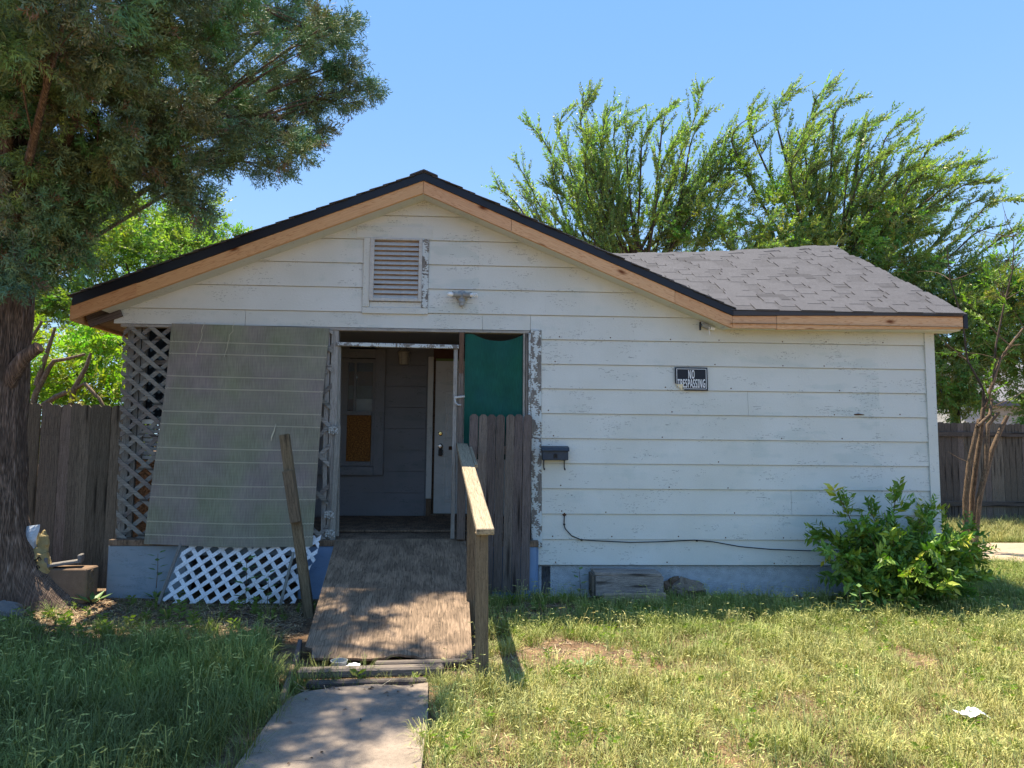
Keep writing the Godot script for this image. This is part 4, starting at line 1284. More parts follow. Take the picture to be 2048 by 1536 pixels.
	for x in [-3.0, 1.5]:
		var w := part(nb, "window", boxm(V(1.1, 1.2, 0.06), 0.01), M.lamp_white, Transform3D(Basis.IDENTITY, V(x, 1.7, 3.01)))
		part(w, "pane", boxm(V(0.95, 1.05, 0.02), 0.0), M.glass_dark, Transform3D(Basis.IDENTITY, V(0, 0, 0.025)))

# ------------------------------------------------------------------ plants
func leaf(q: MB, o: Vector3, d: Vector3, side: Vector3, l: float, w: float, fold := 0.25, droop := 0.2) -> void:
	var n := side.cross(d).normalized()
	var mid := o + d * l * 0.45 - n * w * fold * 0.5
	var tip := o + d * l - n * l * droop * 0.5 
	var a := o + d * l * 0.42 + side * w * 0.5
	var b := o + d * l * 0.42 - side * w * 0.5
	q.tri(o, mid, a); q.tri(mid, tip, a)
	q.tri(o, b, mid); q.tri(mid, b, tip)

func leaf2(q: MB, o: Vector3, d: Vector3, side: Vector3, l: float, w: float) -> void:
	var a := o + d * l * 0.42 + side * w * 0.5
	var b := o + d * l * 0.42 - side * w * 0.5
	q.tri(o, o + d * l, a)
	q.tri(o, b, o + d * l)

func rdir() -> Vector3:
	var z := rng.randf_range(-1, 1)
	var a := rng.randf() * TAU
	var r := sqrt(1 - z * z)
	return V(r * cos(a), z, r * sin(a))

func twig(n: int, length: float, ll: float, lw: float, spread := 0.9, rich := true) -> ArrayMesh:
	var q := MB.new()
	for i in n:
		var t := (i + 0.7) / n
		var s := 1.0 if i % 2 == 0 else -1.0
		var o := V(0, t * length, 0)
		var side := (V(s, 0.25, 0) + rdir() * 0.45).normalized()
		var d := (side * spread + V(0, 0.6, 0)).normalized()
		var x := d.cross(rdir()).normalized()
		var k := rng.randf_range(0.75, 1.2) * (1.15 - 0.45 * t)
		if rich:
			leaf(q, o, d, x, ll * k, lw * k)
		else:
			leaf2(q, o, d, x, ll * k, lw * k)
	q.quad(V(-0.0025, 0, 0), V(0.0025, 0, 0), V(0.001, length, 0), V(-0.001, length, 0))
	q.quad(V(0, 0, -0.0025), V(0, 0, 0.0025), V(0, length, 0.001), V(0, length, -0.001))
	return q.mesh()

func sprig_mesh() -> ArrayMesh:
	# scale-leaved juniper spray: a stem with forking cords
	var q := MB.new()
	for i in 15:
		var t := i / 15.0
		var o := V(0.02 * sin(t * 3), t * 0.17, 0)
		var d := (V(cos(i * 2.4), 0.0, sin(i * 2.4)) * 0.75 + V(0, 0.85, 0) + rdir() * 0.3).normalized()
		var l := rng.randf_range(0.05, 0.085) * (1.15 - 0.5 * t)
		var s := d.cross(rdir()).normalized()
		leaf2(q, o, d, s, l, 0.011)
		for k in 2:
			var d2 := (d + rdir() * 0.75).normalized()
			leaf2(q, o + d * l * (0.35 + 0.3 * k), d2, d2.cross(rdir()).normalized(), l * 0.6, 0.009)
	return q.mesh()

func pointing(d: Vector3, roll: float, s: float, at: Vector3) -> Transform3D:
	var y := d.normalized()
	var x := y.cross(Vector3.UP if absf(y.y) < 0.95 else Vector3.RIGHT).normalized()
	var B := Basis(x, y, x.cross(y)) * Basis(Vector3.UP, roll)
	return Transform3D(B.scaled_local(V(s, s, s)), at)

func curve(a: Vector3, b: Vector3, mid: Vector3, n: int) -> Array:
	var p := []
	for i in n + 1:
		var t := i / float(n)
		p.append(a.lerp(mid, t).lerp(mid.lerp(b, t), t))
	return p

func taper(n: int, r0: float, r1: float) -> Array:
	var r := []
	for i in n + 1:
		r.append(lerpf(r0, r1, i / float(n)))
	return r

func tint(c: Color, dv: float, warm: float) -> Color:
	var k := 1.0 + rng.randf_range(-dv, dv)
	var w := rng.randf_range(-warm, warm)
	return Color(c.r * k * (1 + w), c.g * k, c.b * k * (1 - w))

func whip_tree(t: Node3D, forks: Array, limbs: Array, wind: Vector3, tw: Array, col: Color, shoot_len: float, gap: float, lift: float) -> void:
	var wood := MB.new()
	var xs := [[], [], [], [], []]
	var cs := [[], [], [], [], []]
	var put := func(p: Vector3, d: Vector3, s: float):
		var k := rng.randi() % tw.size()
		xs[k].append(pointing((d + rdir() * 0.35), rng.randf() * TAU, s * rng.randf_range(0.5, 1.3), p))
		cs[k].append(tint(col, 0.35, 0.2))
	for aim in limbs:
		var f: Vector3 = forks[rng.randi() % forks.size()]
		var tip: Vector3 = f.lerp(aim, 0.86)
		var m: Vector3 = f + V((tip.x - f.x) * 0.64, (tip.y - f.y) * 0.42, (tip.z - f.z) * 0.6) + V(0, tip.distance_to(f) * lift, 0)
		var L: float = f.distance_to(tip)
		var n := maxi(6, int(L / 0.35))
		var p := curve(f, tip, m, n)
		var nod: Vector3 = (tip - m).normalized()
		var lean := (wind + V(rng.randf_range(-0.35, 0.35), -0.25, rng.randf_range(-0.2, 0.2))) * 0.42
		for q in 5:
			nod = (nod + lean).normalized()
			p.append(p[p.size() - 1] + nod * 0.19)
		n += 5
		wood.tube(p, taper(n, 0.055 * L / 6.0 + 0.012, 0.006), 5)
		var leafy := rng.randf_range(0.65, 1.0)
		for i in range(int(n * 0.25), n):
			var a: Vector3 = p[i]
			var b: Vector3 = p[i + 1]
			var d := (b - a).normalized()
			var rest := 1.0 - i / float(n)
			var steps := int(a.distance_to(b) / gap) + 1
			for k in steps:
				var o := a.lerp(b, rng.randf())
				if rest < 0.7 and rng.randf() < leafy:
					put.call(o, d + rdir() * 0.4, 1.0)
					if rest < 0.4:
						put.call(a.lerp(b, rng.randf()), d + rdir() * 0.5, 0.85)
				if rng.randf() < 0.8 * leafy:
					var sd := (d * 1.1 + d.cross(rdir()).normalized() * 0.8 + V(0, 0.35, 0) + wind * 1.1).normalized()
					var sl := shoot_len * rng.randf_range(0.25, 1.25) * (0.3 + rest)
					var e := o + sd * sl
					var sm := o.lerp(e, 0.5) - V(0, 0.08 * sl, 0) + rdir() * 0.06 * sl
					wood.tube(curve(o, e + (wind * 0.3 + V(0, 0.2, 0)) * sl * 0.4, sm, 3), taper(3, 0.009, 0.003), 3)
					var nn := int(sl / 0.085)
					for j in nn:
						var u := (j + 0.5) / nn
						var at := o.lerp(sm, u).lerp(sm.lerp(e + (wind * 0.3 + V(0, 0.2, 0)) * sl * 0.4, u), u)
						put.call(at, sd + V(0, 0.2, 0), 1.0)
	part(t, "branches", wood.mesh(), M.bark_dark)
	for k in tw.size():
		many(t, "crown", tw[k], M.leaf, xs[k], cs[k])

func clump_tree(t: Node3D, clumps: Array, tw: Array, per: float, col: Color, m: Material, droop: float, shell := 0.35, dv := 0.3, tight := 1.0, share := 1.0) -> void:
	var xs := []
	var cs := []
	for k in tw.size():
		xs.append([])
		cs.append([])
	for c in clumps:
		var o: Vector3 = c[0]
		var r: float = c[1]
		var n := int(per * r * r)
		# each clump is made of smaller tufts, so that its outline is uneven
		var tufts := []
		for i in int((10 + 26 * r) * share):
			tufts.append([o + rdir() * r * pow(rng.randf_range(shell, 1.0), 0.6) * V(1, 0.85, 1), r * rng.randf_range(0.16, 0.34) * tight, Color(rng.randf_range(0.75, 1.35), rng.randf_range(0.85, 1.25), rng.randf_range(0.7, 1.1))])
		var shade := rng.randf_range(0.85, 1.15)
		for i in n:
			var tf = tufts[rng.randi() % tufts.size()]
			var d := rdir()
			var p: Vector3 = tf[0] + d * tf[1] * pow(rng.randf(), 0.4)
			var out := ((p - o).normalized() * 0.7 + d * 0.6 + V(0, 0.35 - droop, 0) + rdir() * 0.4)
			var k := rng.randi() % tw.size()
			xs[k].append(pointing(out, rng.randf() * TAU, rng.randf_range(0.55, 1.2), p))
			cs[k].append(tint(col * shade * tf[2], dv, 0.12) if rng.randf() > 0.03 or m != M.needles else tint(Color(0.2, 0.13, 0.08), 0.3, 0.1))
	for k in tw.size():
		many(t, "crown", tw[k], m, xs[k], cs[k])

func build_trees() -> void:
	# --- big juniper at left
	var j := thing("juniper_tree", "large dark juniper with a shaggy trunk at the left of the yard", "tree", Vector3.ZERO)
	var tr := MB.new()
	var path := [V(-4.55, -0.1, 0.45), V(-4.56, 0.12, 0.45), V(-4.58, 0.35, 0.45), V(-4.6, 0.7, 0.45), V(-4.62, 1.1, 0.45), V(-4.64, 1.7, 0.46), V(-4.64, 2.3, 0.48), V(-4.62, 2.9, 0.5), V(-4.55, 3.4, 0.6), V(-4.4, 4.0, 0.8), V(-4.2, 4.8, 1.0), V(-3.9, 5.8, 1.3), V(-3.6, 6.6, 1.6)]
	var rad := [0.38, 0.36, 0.33, 0.305, 0.3, 0.295, 0.29, 0.28, 0.26, 0.22, 0.17, 0.11, 0.06]
	var bn := noise(91, 1.0, 3)
	var rings := []
	var fine_path := []
	for i in path.size() - 1:
		for k in 4:
			fine_path.append([path[i].lerp(path[i + 1], k / 4.0), lerpf(rad[i], rad[i + 1], k / 4.0)])
	for f in fine_path:
		var ring := []
		var c: Vector3 = f[0]
		for s in 56:
			var a := TAU * s / 56.0
			var flare := exp(-maxf(c.y + 0.05, 0.0) * 3.4)
			var lobes := 0.5 + 0.5 * cos(3.0 * a + 0.6) 
			var ridge := absf(bn.get_noise_3d(cos(a) * 5.5, c.y * 0.9, sin(a) * 5.5)) * 0.14 + bn.get_noise_3d(cos(a) * 1.2, c.y * 0.7, sin(a) * 1.2) * 0.12
			var rr: float = f[1] * (1.0 + ridge - 0.05) + flare * lobes * lobes * 0.6
			ring.append(c + V(cos(a), 0, sin(a)) * rr)
		rings.append(ring)
	for i in rings.size() - 1:
		for s in 56:
			var q := (s + 1) % 56
			tr.quad(rings[i][s], rings[i + 1][s], rings[i + 1][q], rings[i][q])
	part(j, "trunk", tr.mesh(), M.bark)
	var stub := tube_part(j, "cut_limb", [V(-4.5, 2.02, 0.55), V(-4.37, 2.2, 0.6), V(-4.27, 2.34, 0.62), V(-4.13, 2.43, 0.65)], [0.1, 0.075, 0.062, 0.055], M.bark, 12, 0.03)
	var ct := MB.new()
	ct.lathe(V(-4.128, 2.4325, 0.65), [[0.05, 0.0], [0.045, 0.006], [0.0, 0.007]], 14, span(Vector3.ZERO, V(0.83, 0.53, 0.15)).basis * Basis(Vector3.BACK, -PI / 2))
	part(stub, "cut_face", ct.mesh(), M.cut_wood)
	var crown := [[V(-3.42, 4.57, 2.20), 0.49], [V(-3.81, 4.17, 1.50), 0.55], [V(-4.03, 3.59, 1.00), 0.50], [V(-4.05, 3.12, 1.20), 0.31], [V(-3.05, 4.66, 2.00), 0.48], [V(-3.24, 4.23, 1.50), 0.49], [V(-2.65, 4.98, 1.70), 0.47], [V(-2.84, 4.62, 1.20), 0.49], [V(-2.59, 5.53, 0.35), 0.50], [V(-2.87, 5.29, -0.45), 0.47], [V(-2.37, 5.34, -0.65), 0.35], [V(-2.25, 5.93, -0.45), 0.45], [V(-3.73, 3.89, 1.10), 0.38], [V(-1.56, 5.51, 0.90), 0.23], [V(-3.41, 5.20, 0.60), 0.53], [V(-2.71, 5.80, 0.60), 0.49], [V(-3.35, 5.35, 2.40), 0.54], [V(-2.74, 5.42, 2.40), 0.54], [V(-2.36, 5.76, 1.80), 0.56], [V(-1.80, 5.94, 1.60), 0.29], [V(-2.80, 6.50, 1.80), 0.60], [V(-3.50, 6.42, 2.00), 0.66], [V(-2.13, 6.62, 1.60), 0.50], [V(-4.43, 4.86, 1.50), 0.63], [V(-4.19, 5.24, 2.00), 0.58], [V(-5.11, 4.34, 0.60), 0.53], [V(-5.14, 5.04, 0.50), 0.59], [V(-2.65, 4.54, 3.00), 0.41], [V(-2.29, 5.44, 2.60), 0.45], [V(-3.31, 4.51, 3.00), 0.51], [V(-2.80, 5.22, 3.10), 0.50]]
	var thin := [[V(-1.75, 6.13, -0.45), 0.28], [V(-1.56, 5.75, -0.75), 0.24], [V(-1.61, 6.06, -0.65), 0.23], [V(-1.36, 5.76, -0.75), 0.13], [V(-1.83, 4.44, 0.60), 0.20], [V(-2.05, 5.26, -0.65), 0.26], [V(-1.91, 5.61, -0.75), 0.23], [V(-3.07, 4.01, 1.20), 0.24], [V(-2.64, 3.79, 1.00), 0.15], [V(-2.89, 3.90, 1.00), 0.16], [V(-2.11, 6.60, -0.45), 0.39], [V(-2.90, 4.75, -0.35), 0.22], [V(-3.79, 3.27, 1.00), 0.25], [V(-2.67, 4.05, 1.00), 0.17], [V(-2.20, 4.34, 0.80), 0.19], [V(-2.57, 3.70, 1.00), 0.10], [V(-2.44, 4.76, -0.65), 0.17], [V(-1.64, 6.38, -0.45), 0.22], [V(-2.47, 5.87, -1.05), 0.30], [V(-2.89, 5.24, -0.95), 0.27], [V(-3.61, 3.78, 0.90), 0.28], [V(-3.28, 3.81, 1.10), 0.18]]
	var jx := []
	var jc := []
	var bm := MB.new()
	for c in crown + thin:
		var s: Vector3 = path[rng.randi_range(7, 11)]
		var e: Vector3 = c[0]
		var pts := curve(s, e, s.lerp(e, 0.5) + V(0, 0.35, 0) + rdir() * 0.15, 8)
		bm.tube(pts, taper(8, 0.055 if c[1] > 0.3 else 0.028, 0.008), 6)
		for i in int(4 + 8 * c[1]):
			var o: Vector3 = pts[rng.randi_range(4, 8)]
			var e2: Vector3 = e + rdir() * c[1] * rng.randf_range(0.6, 1.05)
			var tw4 := curve(o, e2, o.lerp(e2, 0.5) + V(0, 0.05, 0) + rdir() * 0.12, 5)
			bm.tube(tw4, taper(5, 0.008, 0.002), 4)
			for m in range(2, 6):
				for k in 3:
					jx.append(pointing((tw4[m] - tw4[m - 1]).normalized() + rdir() * 0.8, rng.randf() * TAU, rng.randf_range(0.55, 1.15), tw4[m] + rdir() * 0.05))
					jc.append(tint(Color(0.165, 0.25, 0.125), 0.35, 0.2))
	part(j, "branches", bm.mesh(), M.bark)
	var sp := [sprig_mesh(), sprig_mesh(), sprig_mesh()]
	many(j, "crown", sp[0], M.needles, jx, jc)
	clump_tree(j, crown.filter(func(c): return c[0].x < -2.7), sp, 1750.0, Color(0.165, 0.25, 0.125), M.needles, 0.5, 0.25, 0.4, 0.75)
	clump_tree(j, crown.filter(func(c): return c[0].x >= -2.7), sp, 800.0, Color(0.165, 0.25, 0.125), M.needles, 0.5, 0.2, 0.3, 0.72, 0.36)
	clump_tree(j, thin, sp, 1300.0, Color(0.165, 0.25, 0.125), M.needles, 0.6, 0.1, 0.35, 0.9, 0.5)
	# --- leafy tree behind the house at left
	var bt := thing("leafy_tree", "bright green leafy tree rising behind the roof's left slope", "tree")
	tube_part(bt, "trunk", [V(-6.3, 0, -6.6), V(-6.4, 2, -6.5), V(-6.3, 4, -6.3), V(-6.2, 5.5, -6.2)], [0.2, 0.17, 0.12, 0.05], M.bark_dark, 10)
	var tw := [twig(11, 0.3, 0.085, 0.036, 0.8), twig(11, 0.3, 0.085, 0.036, 1.0), twig(9, 0.26, 0.08, 0.036, 0.9)]
	var cl := [[V(-8.2, 5.38, -6.0), 0.85], [V(-7.57, 5.84, -6.5), 0.72], [V(-6.21, 5.72, -6.0), 0.6], [V(-5.39, 5.5, -6.3), 0.7], [V(-4.75, 5.2, -6.0), 0.5], [V(-6.38, 4.82, -5.5), 0.85], [V(-7.5, 4.43, -5.5), 0.85], [V(-5.23, 4.75, -5.5), 0.64], [V(-7.68, 3.78, -5.0), 0.7], [V(-6.67, 3.63, -5.0), 0.7], [V(-5.95, 3.15, -4.6), 0.55], [V(-6.63, 5.41, -7.0), 0.9], [V(-4.3, 4.9, -6.2), 0.35], [V(-8.8, 4.4, -5.6), 0.9], [V(-5.6, 3.9, -5.4), 0.7]]
	var bm2 := MB.new()
	for c in cl:
		bm2.tube(curve(V(-6.35, 3.2, -6.4), c[0], V(-6.35, 3.2, -6.4).lerp(c[0], 0.5) + V(0, 0.3, 0), 6), taper(6, 0.06, 0.012), 5)
	part(bt, "branches", bm2.mesh(), M.bark_dark)
	clump_tree(bt, cl, tw, 950.0, Color(0.25, 0.32, 0.11), M.leaf, 0.6)
	# --- overgrown shrub with bare limbs above the left fence
	var fs := thing("fence_shrub", "sunlit yellow-green shrub with bare crooked limbs above the left fence", "shrub")
	var fc := [[V(-6.39, 2.42, -3.0), 0.44], [V(-6.1, 2.66, -3.2), 0.5], [V(-5.49, 2.43, -3.0), 0.44], [V(-5.3, 2.62, -3.5), 0.46], [V(-5.53, 2.0, -2.8), 0.4], [V(-6.67, 2.97, -3.4), 0.46], [V(-6.4, 1.7, -2.8), 0.5], [V(-5.0, 2.2, -3.2), 0.5], [V(-5.7, 3.0, -3.6), 0.45], [V(-6.9, 2.2, -3.0), 0.5], [V(-4.9, 1.7, -2.6), 0.4]]
	clump_tree(fs, fc, tw, 900.0, Color(0.32, 0.4, 0.07), M.leaf, 0.6)
	for b in [[V(-6.3, 1.0, -2.6), V(-6.12, 1.83, -2.4), V(-5.67, 2.15, -2.4), V(-5.44, 2.25, -2.4), V(-5.31, 2.33, -2.4), V(-5.1, 2.12, -2.4), V(-5.0, 1.95, -2.4)], [V(-6.2, 1.0, -2.5), V(-6.0, 2.2, -2.5), V(-5.85, 2.54, -2.5), V(-5.79, 2.64, -2.5), V(-5.62, 2.67, -2.5), V(-5.38, 2.74, -2.5)], [V(-6.5, 1.0, -2.5), V(-6.32, 2.12, -2.5), V(-6.22, 2.61, -2.5), V(-6.13, 2.9, -2.5), V(-5.98, 3.19, -2.5)], [V(-6.0, 2.3, -2.5), V(-5.94, 2.55, -2.5), V(-5.87, 2.83, -2.5), V(-5.8, 3.1, -2.5)], [V(-5.6, 1.2, -2.5), V(-5.45, 2.24, -2.4), V(-5.3, 2.55, -2.4), V(-5.25, 2.75, -2.4)]]:
		tube_part(fs, "limb", b, taper(b.size() - 1, 0.045, 0.018), M.bark_pale, 7, 0.08)
	# --- wispy elm behind the house
	var et := [twig(16, 0.3, 0.08, 0.036, 0.9, false), twig(15, 0.26, 0.078, 0.034, 0.8, false), twig(15, 0.3, 0.08, 0.037, 1.0, false), twig(8, 0.22, 0.095, 0.045, 1.1, false), twig(19, 0.36, 0.065, 0.03, 0.7, false)]
	var e := thing("elm_tree", "wispy elm with upswept feathery shoots behind the house, right of the gable", "tree")
	tube_part(e, "trunk", [V(4.25, 0, -10), V(4.2, 2.5, -10), V(4.16, 4.7, -10), V(4.1, 6.22, -10), V(3.86, 7.24, -10)], [0.2, 0.17, 0.13, 0.1, 0.05], M.bark_dark, 10)
	var tips := [V(1.44, 9.39, -10.0), V(1.73, 10.04, -10.4), V(2.27, 9.94, -9.6), V(3.25, 10.1, -10.0), V(2.9, 9.5, -9.6), V(4.0, 9.4, -9.5), V(4.71, 10.3, -10.0), V(5.8, 10.7, -10.2), V(5.36, 9.69, -9.4), V(6.0, 9.27, -10.0), V(3.51, 8.97, -9.2), V(2.65, 8.82, -9.2), V(1.9, 8.9, -9.5), V(5.0, 8.9, -9.3), V(4.4, 8.6, -9.0), V(6.3, 8.9, -9.8), V(6.5, 8.6, -9.8), V(6.0, 9.4, -10.0), V(6.8, 9.3, -10.0), V(5.9, 8.4, -9.6)]
	for i in 19:
		tips.append(V(rng.randf_range(2.2, 6.2), rng.randf_range(6.3, 8.6), rng.randf_range(-11.2, -8.8)))
	var low := [V(0.55, 7.75, -9.5), V(0.97, 8.1, -9.5), V(1.57, 8.1, -9.3), V(2.1, 7.6, -9.3), V(1.19, 7.1, -9.0), V(1.8, 6.9, -9.0), V(2.6, 6.7, -9.2), V(1.5, 6.5, -9.2)]
	whip_tree(e, [V(4.16, 4.7, -10), V(4.1, 5.6, -10), V(3.95, 6.3, -10)], tips, V(0.2, 0.12, 0), et, Color(0.3, 0.365, 0.15), 0.95, 0.17, 0.04)
	whip_tree(e, [V(3.9, 4.4, -10), V(3.6, 4.9, -9.8)], low, V(-0.05, 0.1, 0), et, Color(0.3, 0.365, 0.15), 0.8, 0.14, -0.02)
	# --- big wind-swept tree at right
	var b := thing("broad_tree", "broad bright green tree swept to the right above the shingled roof", "tree")
	tube_part(b, "trunk", [V(8.9, 0, -10.2), V(8.88, 2.5, -10), V(8.86, 4.02, -10), V(8.85, 5.81, -10), V(8.68, 6.97, -10)], [0.28, 0.24, 0.2, 0.15, 0.08], M.bark_dark, 10)
	var bt2 := [V(5.9, 9.8, -9.6), V(6.6, 10.3, -10.0), V(7.5, 10.9, -10.3), V(8.55, 10.95, -10.0), V(8.98, 10.5, -9.6), V(10.1, 10.5, -10.2), V(10.52, 9.89, -9.6), V(12.0, 9.85, -10.0), V(12.26, 9.02, -9.6), V(11.88, 8.27, -9.2), V(10.87, 8.48, -9.0), V(12.52, 7.98, -9.4), V(13.44, 8.2, -9.6), V(13.71, 7.27, -9.3), V(12.57, 7.15, -9.0), V(7.27, 9.5, -9.0), V(9.01, 9.05, -9.0), V(11.3, 9.6, -10), V(9.6, 9.9, -9.4), V(8.0, 10.2, -9.5)]
	for i in 36:
		var x := rng.randf_range(6.0, 12.6)
		bt2.append(V(x, rng.randf_range(5.6, 9.9 - absf(x - 9.0) * 0.42), rng.randf_range(-11.5, -8.4)))
	whip_tree(b, [V(8.86, 4.4, -10), V(8.85, 5.4, -10), V(8.75, 6.3, -10)], bt2, V(0.8, 0.15, 0), et, Color(0.3, 0.365, 0.14), 1.0, 0.17, 0.02)
	# --- lower trees at the right, behind the fence
	var rl := thing("hedge_tree", "dense low elm growth hanging over the dark fence at right", "tree")
	tube_part(rl, "trunk", [V(11.4, 0, -9), V(11.3, 2.5, -8.9), V(11.5, 5, -8.8)], [0.14, 0.1, 0.05], M.bark_dark, 8)
	var rc := [[V(11.03, 5.4, -8.8), 0.95], [V(12.23, 5.4, -8.9), 0.8], [V(11.32, 4.3, -8.5), 0.95], [V(12.56, 4.3, -8.7), 0.85], [V(10.6, 3.12, -8.5), 0.75], [V(11.93, 3.2, -8.7), 0.6], [V(12.8, 3.2, -8.5), 0.5], [V(13.3, 4.6, -9.2), 0.5], [V(10.3, 4.2, -8.8), 0.8], [V(9.7, 5.6, -9.3), 0.9], [V(9.4, 4.4, -9.0), 0.9], [V(10.9, 4.8, -8.2), 0.7], [V(11.8, 5.0, -8.2), 0.7], [V(12.6, 5.0, -8.0), 0.6], [V(11.0, 3.5, -8.1), 0.6], [V(12.0, 4.1, -8.2), 0.6], [V(11.2, 2.5, -8.2), 0.5], [V(12.9, 2.5, -8.2), 0.5]]
	clump_tree(rl, rc, [et[0], et[1], tw[2]], 1100.0, Color(0.23, 0.29, 0.11), M.leaf, 0.45)
	var mt := thing("leafy_tree", "mid green leafy growth just above the ridge of the shingled roof", "tree")
	tube_part(mt, "trunk", [V(7.2, 0, -10.4), V(7.1, 3, -10.2), V(7.2, 6, -9.8)], [0.13, 0.1, 0.04], M.bark_dark, 8)
	clump_tree(mt, [[V(9.04, 6.5, -9.2), 0.7], [V(7.34, 6.5, -9.3), 0.8], [V(5.94, 6.4, -9.2), 0.6], [V(8.2, 5.8, -9.2), 0.8], [V(6.6, 5.7, -9.2), 0.8], [V(10.15, 6.1, -9.0), 0.8], [V(6.09, 7.43, -9.60), 0.66], [V(5.27, 6.96, -9.40), 0.59], [V(4.33, 7.13, -9.60), 0.60], [V(3.29, 6.67, -9.40), 0.53], [V(6.56, 8.41, -9.80), 0.48], [V(7.14, 7.26, -9.40), 0.71], [V(2.41, 6.46, -9.20), 0.41], [V(8.00, 7.73, -9.60), 0.72], [V(6.12, 8.74, -10.00), 0.43], [V(9.17, 7.44, -9.40), 0.71], [V(10.18, 7.15, -9.20), 0.70]], [et[0], et[1], et[2]], 480.0, Color(0.3, 0.365, 0.13), M.leaf, 0.3)
	# --- thin bare multi-stemmed tree in front of the right fence
	var st := thing("bare_tree", "thin leaning multi-stemmed tree with pale cut trunks by the right fence", "tree")
	var s1 := [V(7.33, 0.0, -3), V(7.35, 0.8, -3), V(7.43, 1.32, -3), V(7.56, 1.79, -3), V(7.62, 2.0, -3)]
	var s2 := [V(7.48, 0.0, -3.1), V(7.53, 0.86, -3.1), V(7.61, 1.32, -3.1), V(7.69, 1.7, -3.1), V(7.76, 2.16, -3.1), V(7.93, 2.55, -3.1), V(8.07, 2.94, -3.1), V(8.24, 3.17, -3.1), V(8.48, 3.45, -3.1), V(8.9, 3.8, -3.1)]
	var s3 := [V(7.37, 0.0, -2.9), V(7.49, 0.8, -2.9), V(7.61, 1.25, -2.9), V(7.65, 1.62, -2.9), V(7.68, 1.92, -2.9), V(7.85, 2.11, -2.9)]
	var s4 := [V(7.53, 0.8, -2.95), V(7.77, 1.55, -2.95), V(7.91, 1.85, -2.95), V(8.03, 2.06, -2.95)]
	var s5 := [V(7.76, 2.16, -3.1), V(7.79, 2.47, -3.1), V(7.55, 2.93, -3.1), V(7.5, 3.55, -3.1), V(7.33, 4.18, -3.1), V(7.3, 4.73, -3.1)]
	var s6 := [V(7.93, 2.55, -3.1), V(8.02, 3.17, -3.1), V(8.2, 3.88, -3.1), V(8.35, 4.36, -3.1), V(8.4, 4.9, -3.1)]
	var s7 := [V(7.62, 2.0, -3.0), V(7.56, 1.9, -2.95), V(7.76, 2.08, -2.95), V(7.84, 2.33, -3.0)]
	tube_part(st, "stem", s1, [0.04, 0.038, 0.036, 0.035, 0.03], M.bark_light, 9, 0.08)
	tube_part(st, "stem", s2, taper(9, 0.045, 0.01), M.bark_light, 9, 0.08)
	tube_part(st, "stem", s3, taper(5, 0.045, 0.026), M.bark_light, 9, 0.08)
	tube_part(st, "stem", s4, [0.03, 0.035, 0.033, 0.03], M.bark_light, 8, 0.08)
	tube_part(st, "stem", s5, taper(5, 0.022, 0.006), M.bark_dark, 7, 0.05)
	tube_part(st, "stem", s6, taper(4, 0.02, 0.005), M.bark_dark, 7, 0.05)
	tube_part(st, "stem", s7, taper(3, 0.03, 0.02), M.bark_light, 8, 0.08)
	var tm := MB.new()
	var sx := []
	var sc := []
	for i in 46:
		var src: Array = [s2, s5, s6, s2, s6][rng.randi() % 5]
		var k := rng.randi_range(2, src.size() - 1)
		var o: Vector3 = src[k]
		var d := (V(rng.randf_range(-0.9, 1.0), rng.randf_range(0.0, 1.0), rng.randf_range(-0.5, 0.5))).normalized()
		var en := o + d * rng.randf_range(0.3, 0.95)
		var cv := curve(o, en, o.lerp(en, 0.5) + rdir() * 0.12, 5)
		tm.tube(cv, taper(5, 0.006, 0.002), 4)
		if rng.randf() < 0.45:
			for m in range(2, 6):
				sx.append(pointing(d + rdir() * 0.6, rng.randf() * TAU, rng.randf_range(0.7, 1.1), cv[m]))
				sc.append(tint(Color(0.2, 0.3, 0.05), 0.3, 0.1))
	part(st, "twigs", tm.mesh(), M.bark_light)
	many(st, "crown", et[1], M.leaf, sx, sc)
	# --- bush at the house corner
	var bu := thing("bush", "leafy green bush at the right corner of the house", "bush", Vector3.ZERO)
	var bw := MB.new()
	var bl := [twig(9, 0.18, 0.095, 0.04, 0.9), twig(7, 0.16, 0.12, 0.05, 0.8), twig(10, 0.2, 0.075, 0.032, 1.0)]
	var bx := [[], [], []]
	var bc := [[], [], []]
	var ends := [V(3.5, 1.25, 0.5), V(4.25, 1.32, 0.45), V(4.7, 1.1, 0.4), V(5.1, 0.92, 0.5), V(3.3, 0.62, 0.7), V(3.7, 1.0, 0.6), V(4.0, 1.1, 0.3), V(4.55, 0.85, 0.95), V(4.2, 0.75, 1.05), V(3.75, 0.65, 0.9), V(5.0, 0.6, 0.7), V(3.35, 0.85, 0.35), V(4.45, 1.05, 0.6), V(4.8, 0.75, 0.8), V(5.5, 0.75, -0.2), V(5.2, 0.9, -0.1), V(4.0, 0.5, 1.0), V(4.4, 0.4, 1.0), V(3.5, 0.35, 0.8), V(4.9, 0.35, 0.8), V(3.95, 0.85, 0.75), V(5.75, 0.55, -0.3), V(4.9, 1.0, 0.0)]
	for i in 52:
		var a := rng.randf() * TAU
		var rr := sqrt(rng.randf())
		ends.append(V(4.25 + cos(a) * rr * 0.85, rng.randf_range(0.12, 0.85), 0.5 + sin(a) * rr * 0.45))
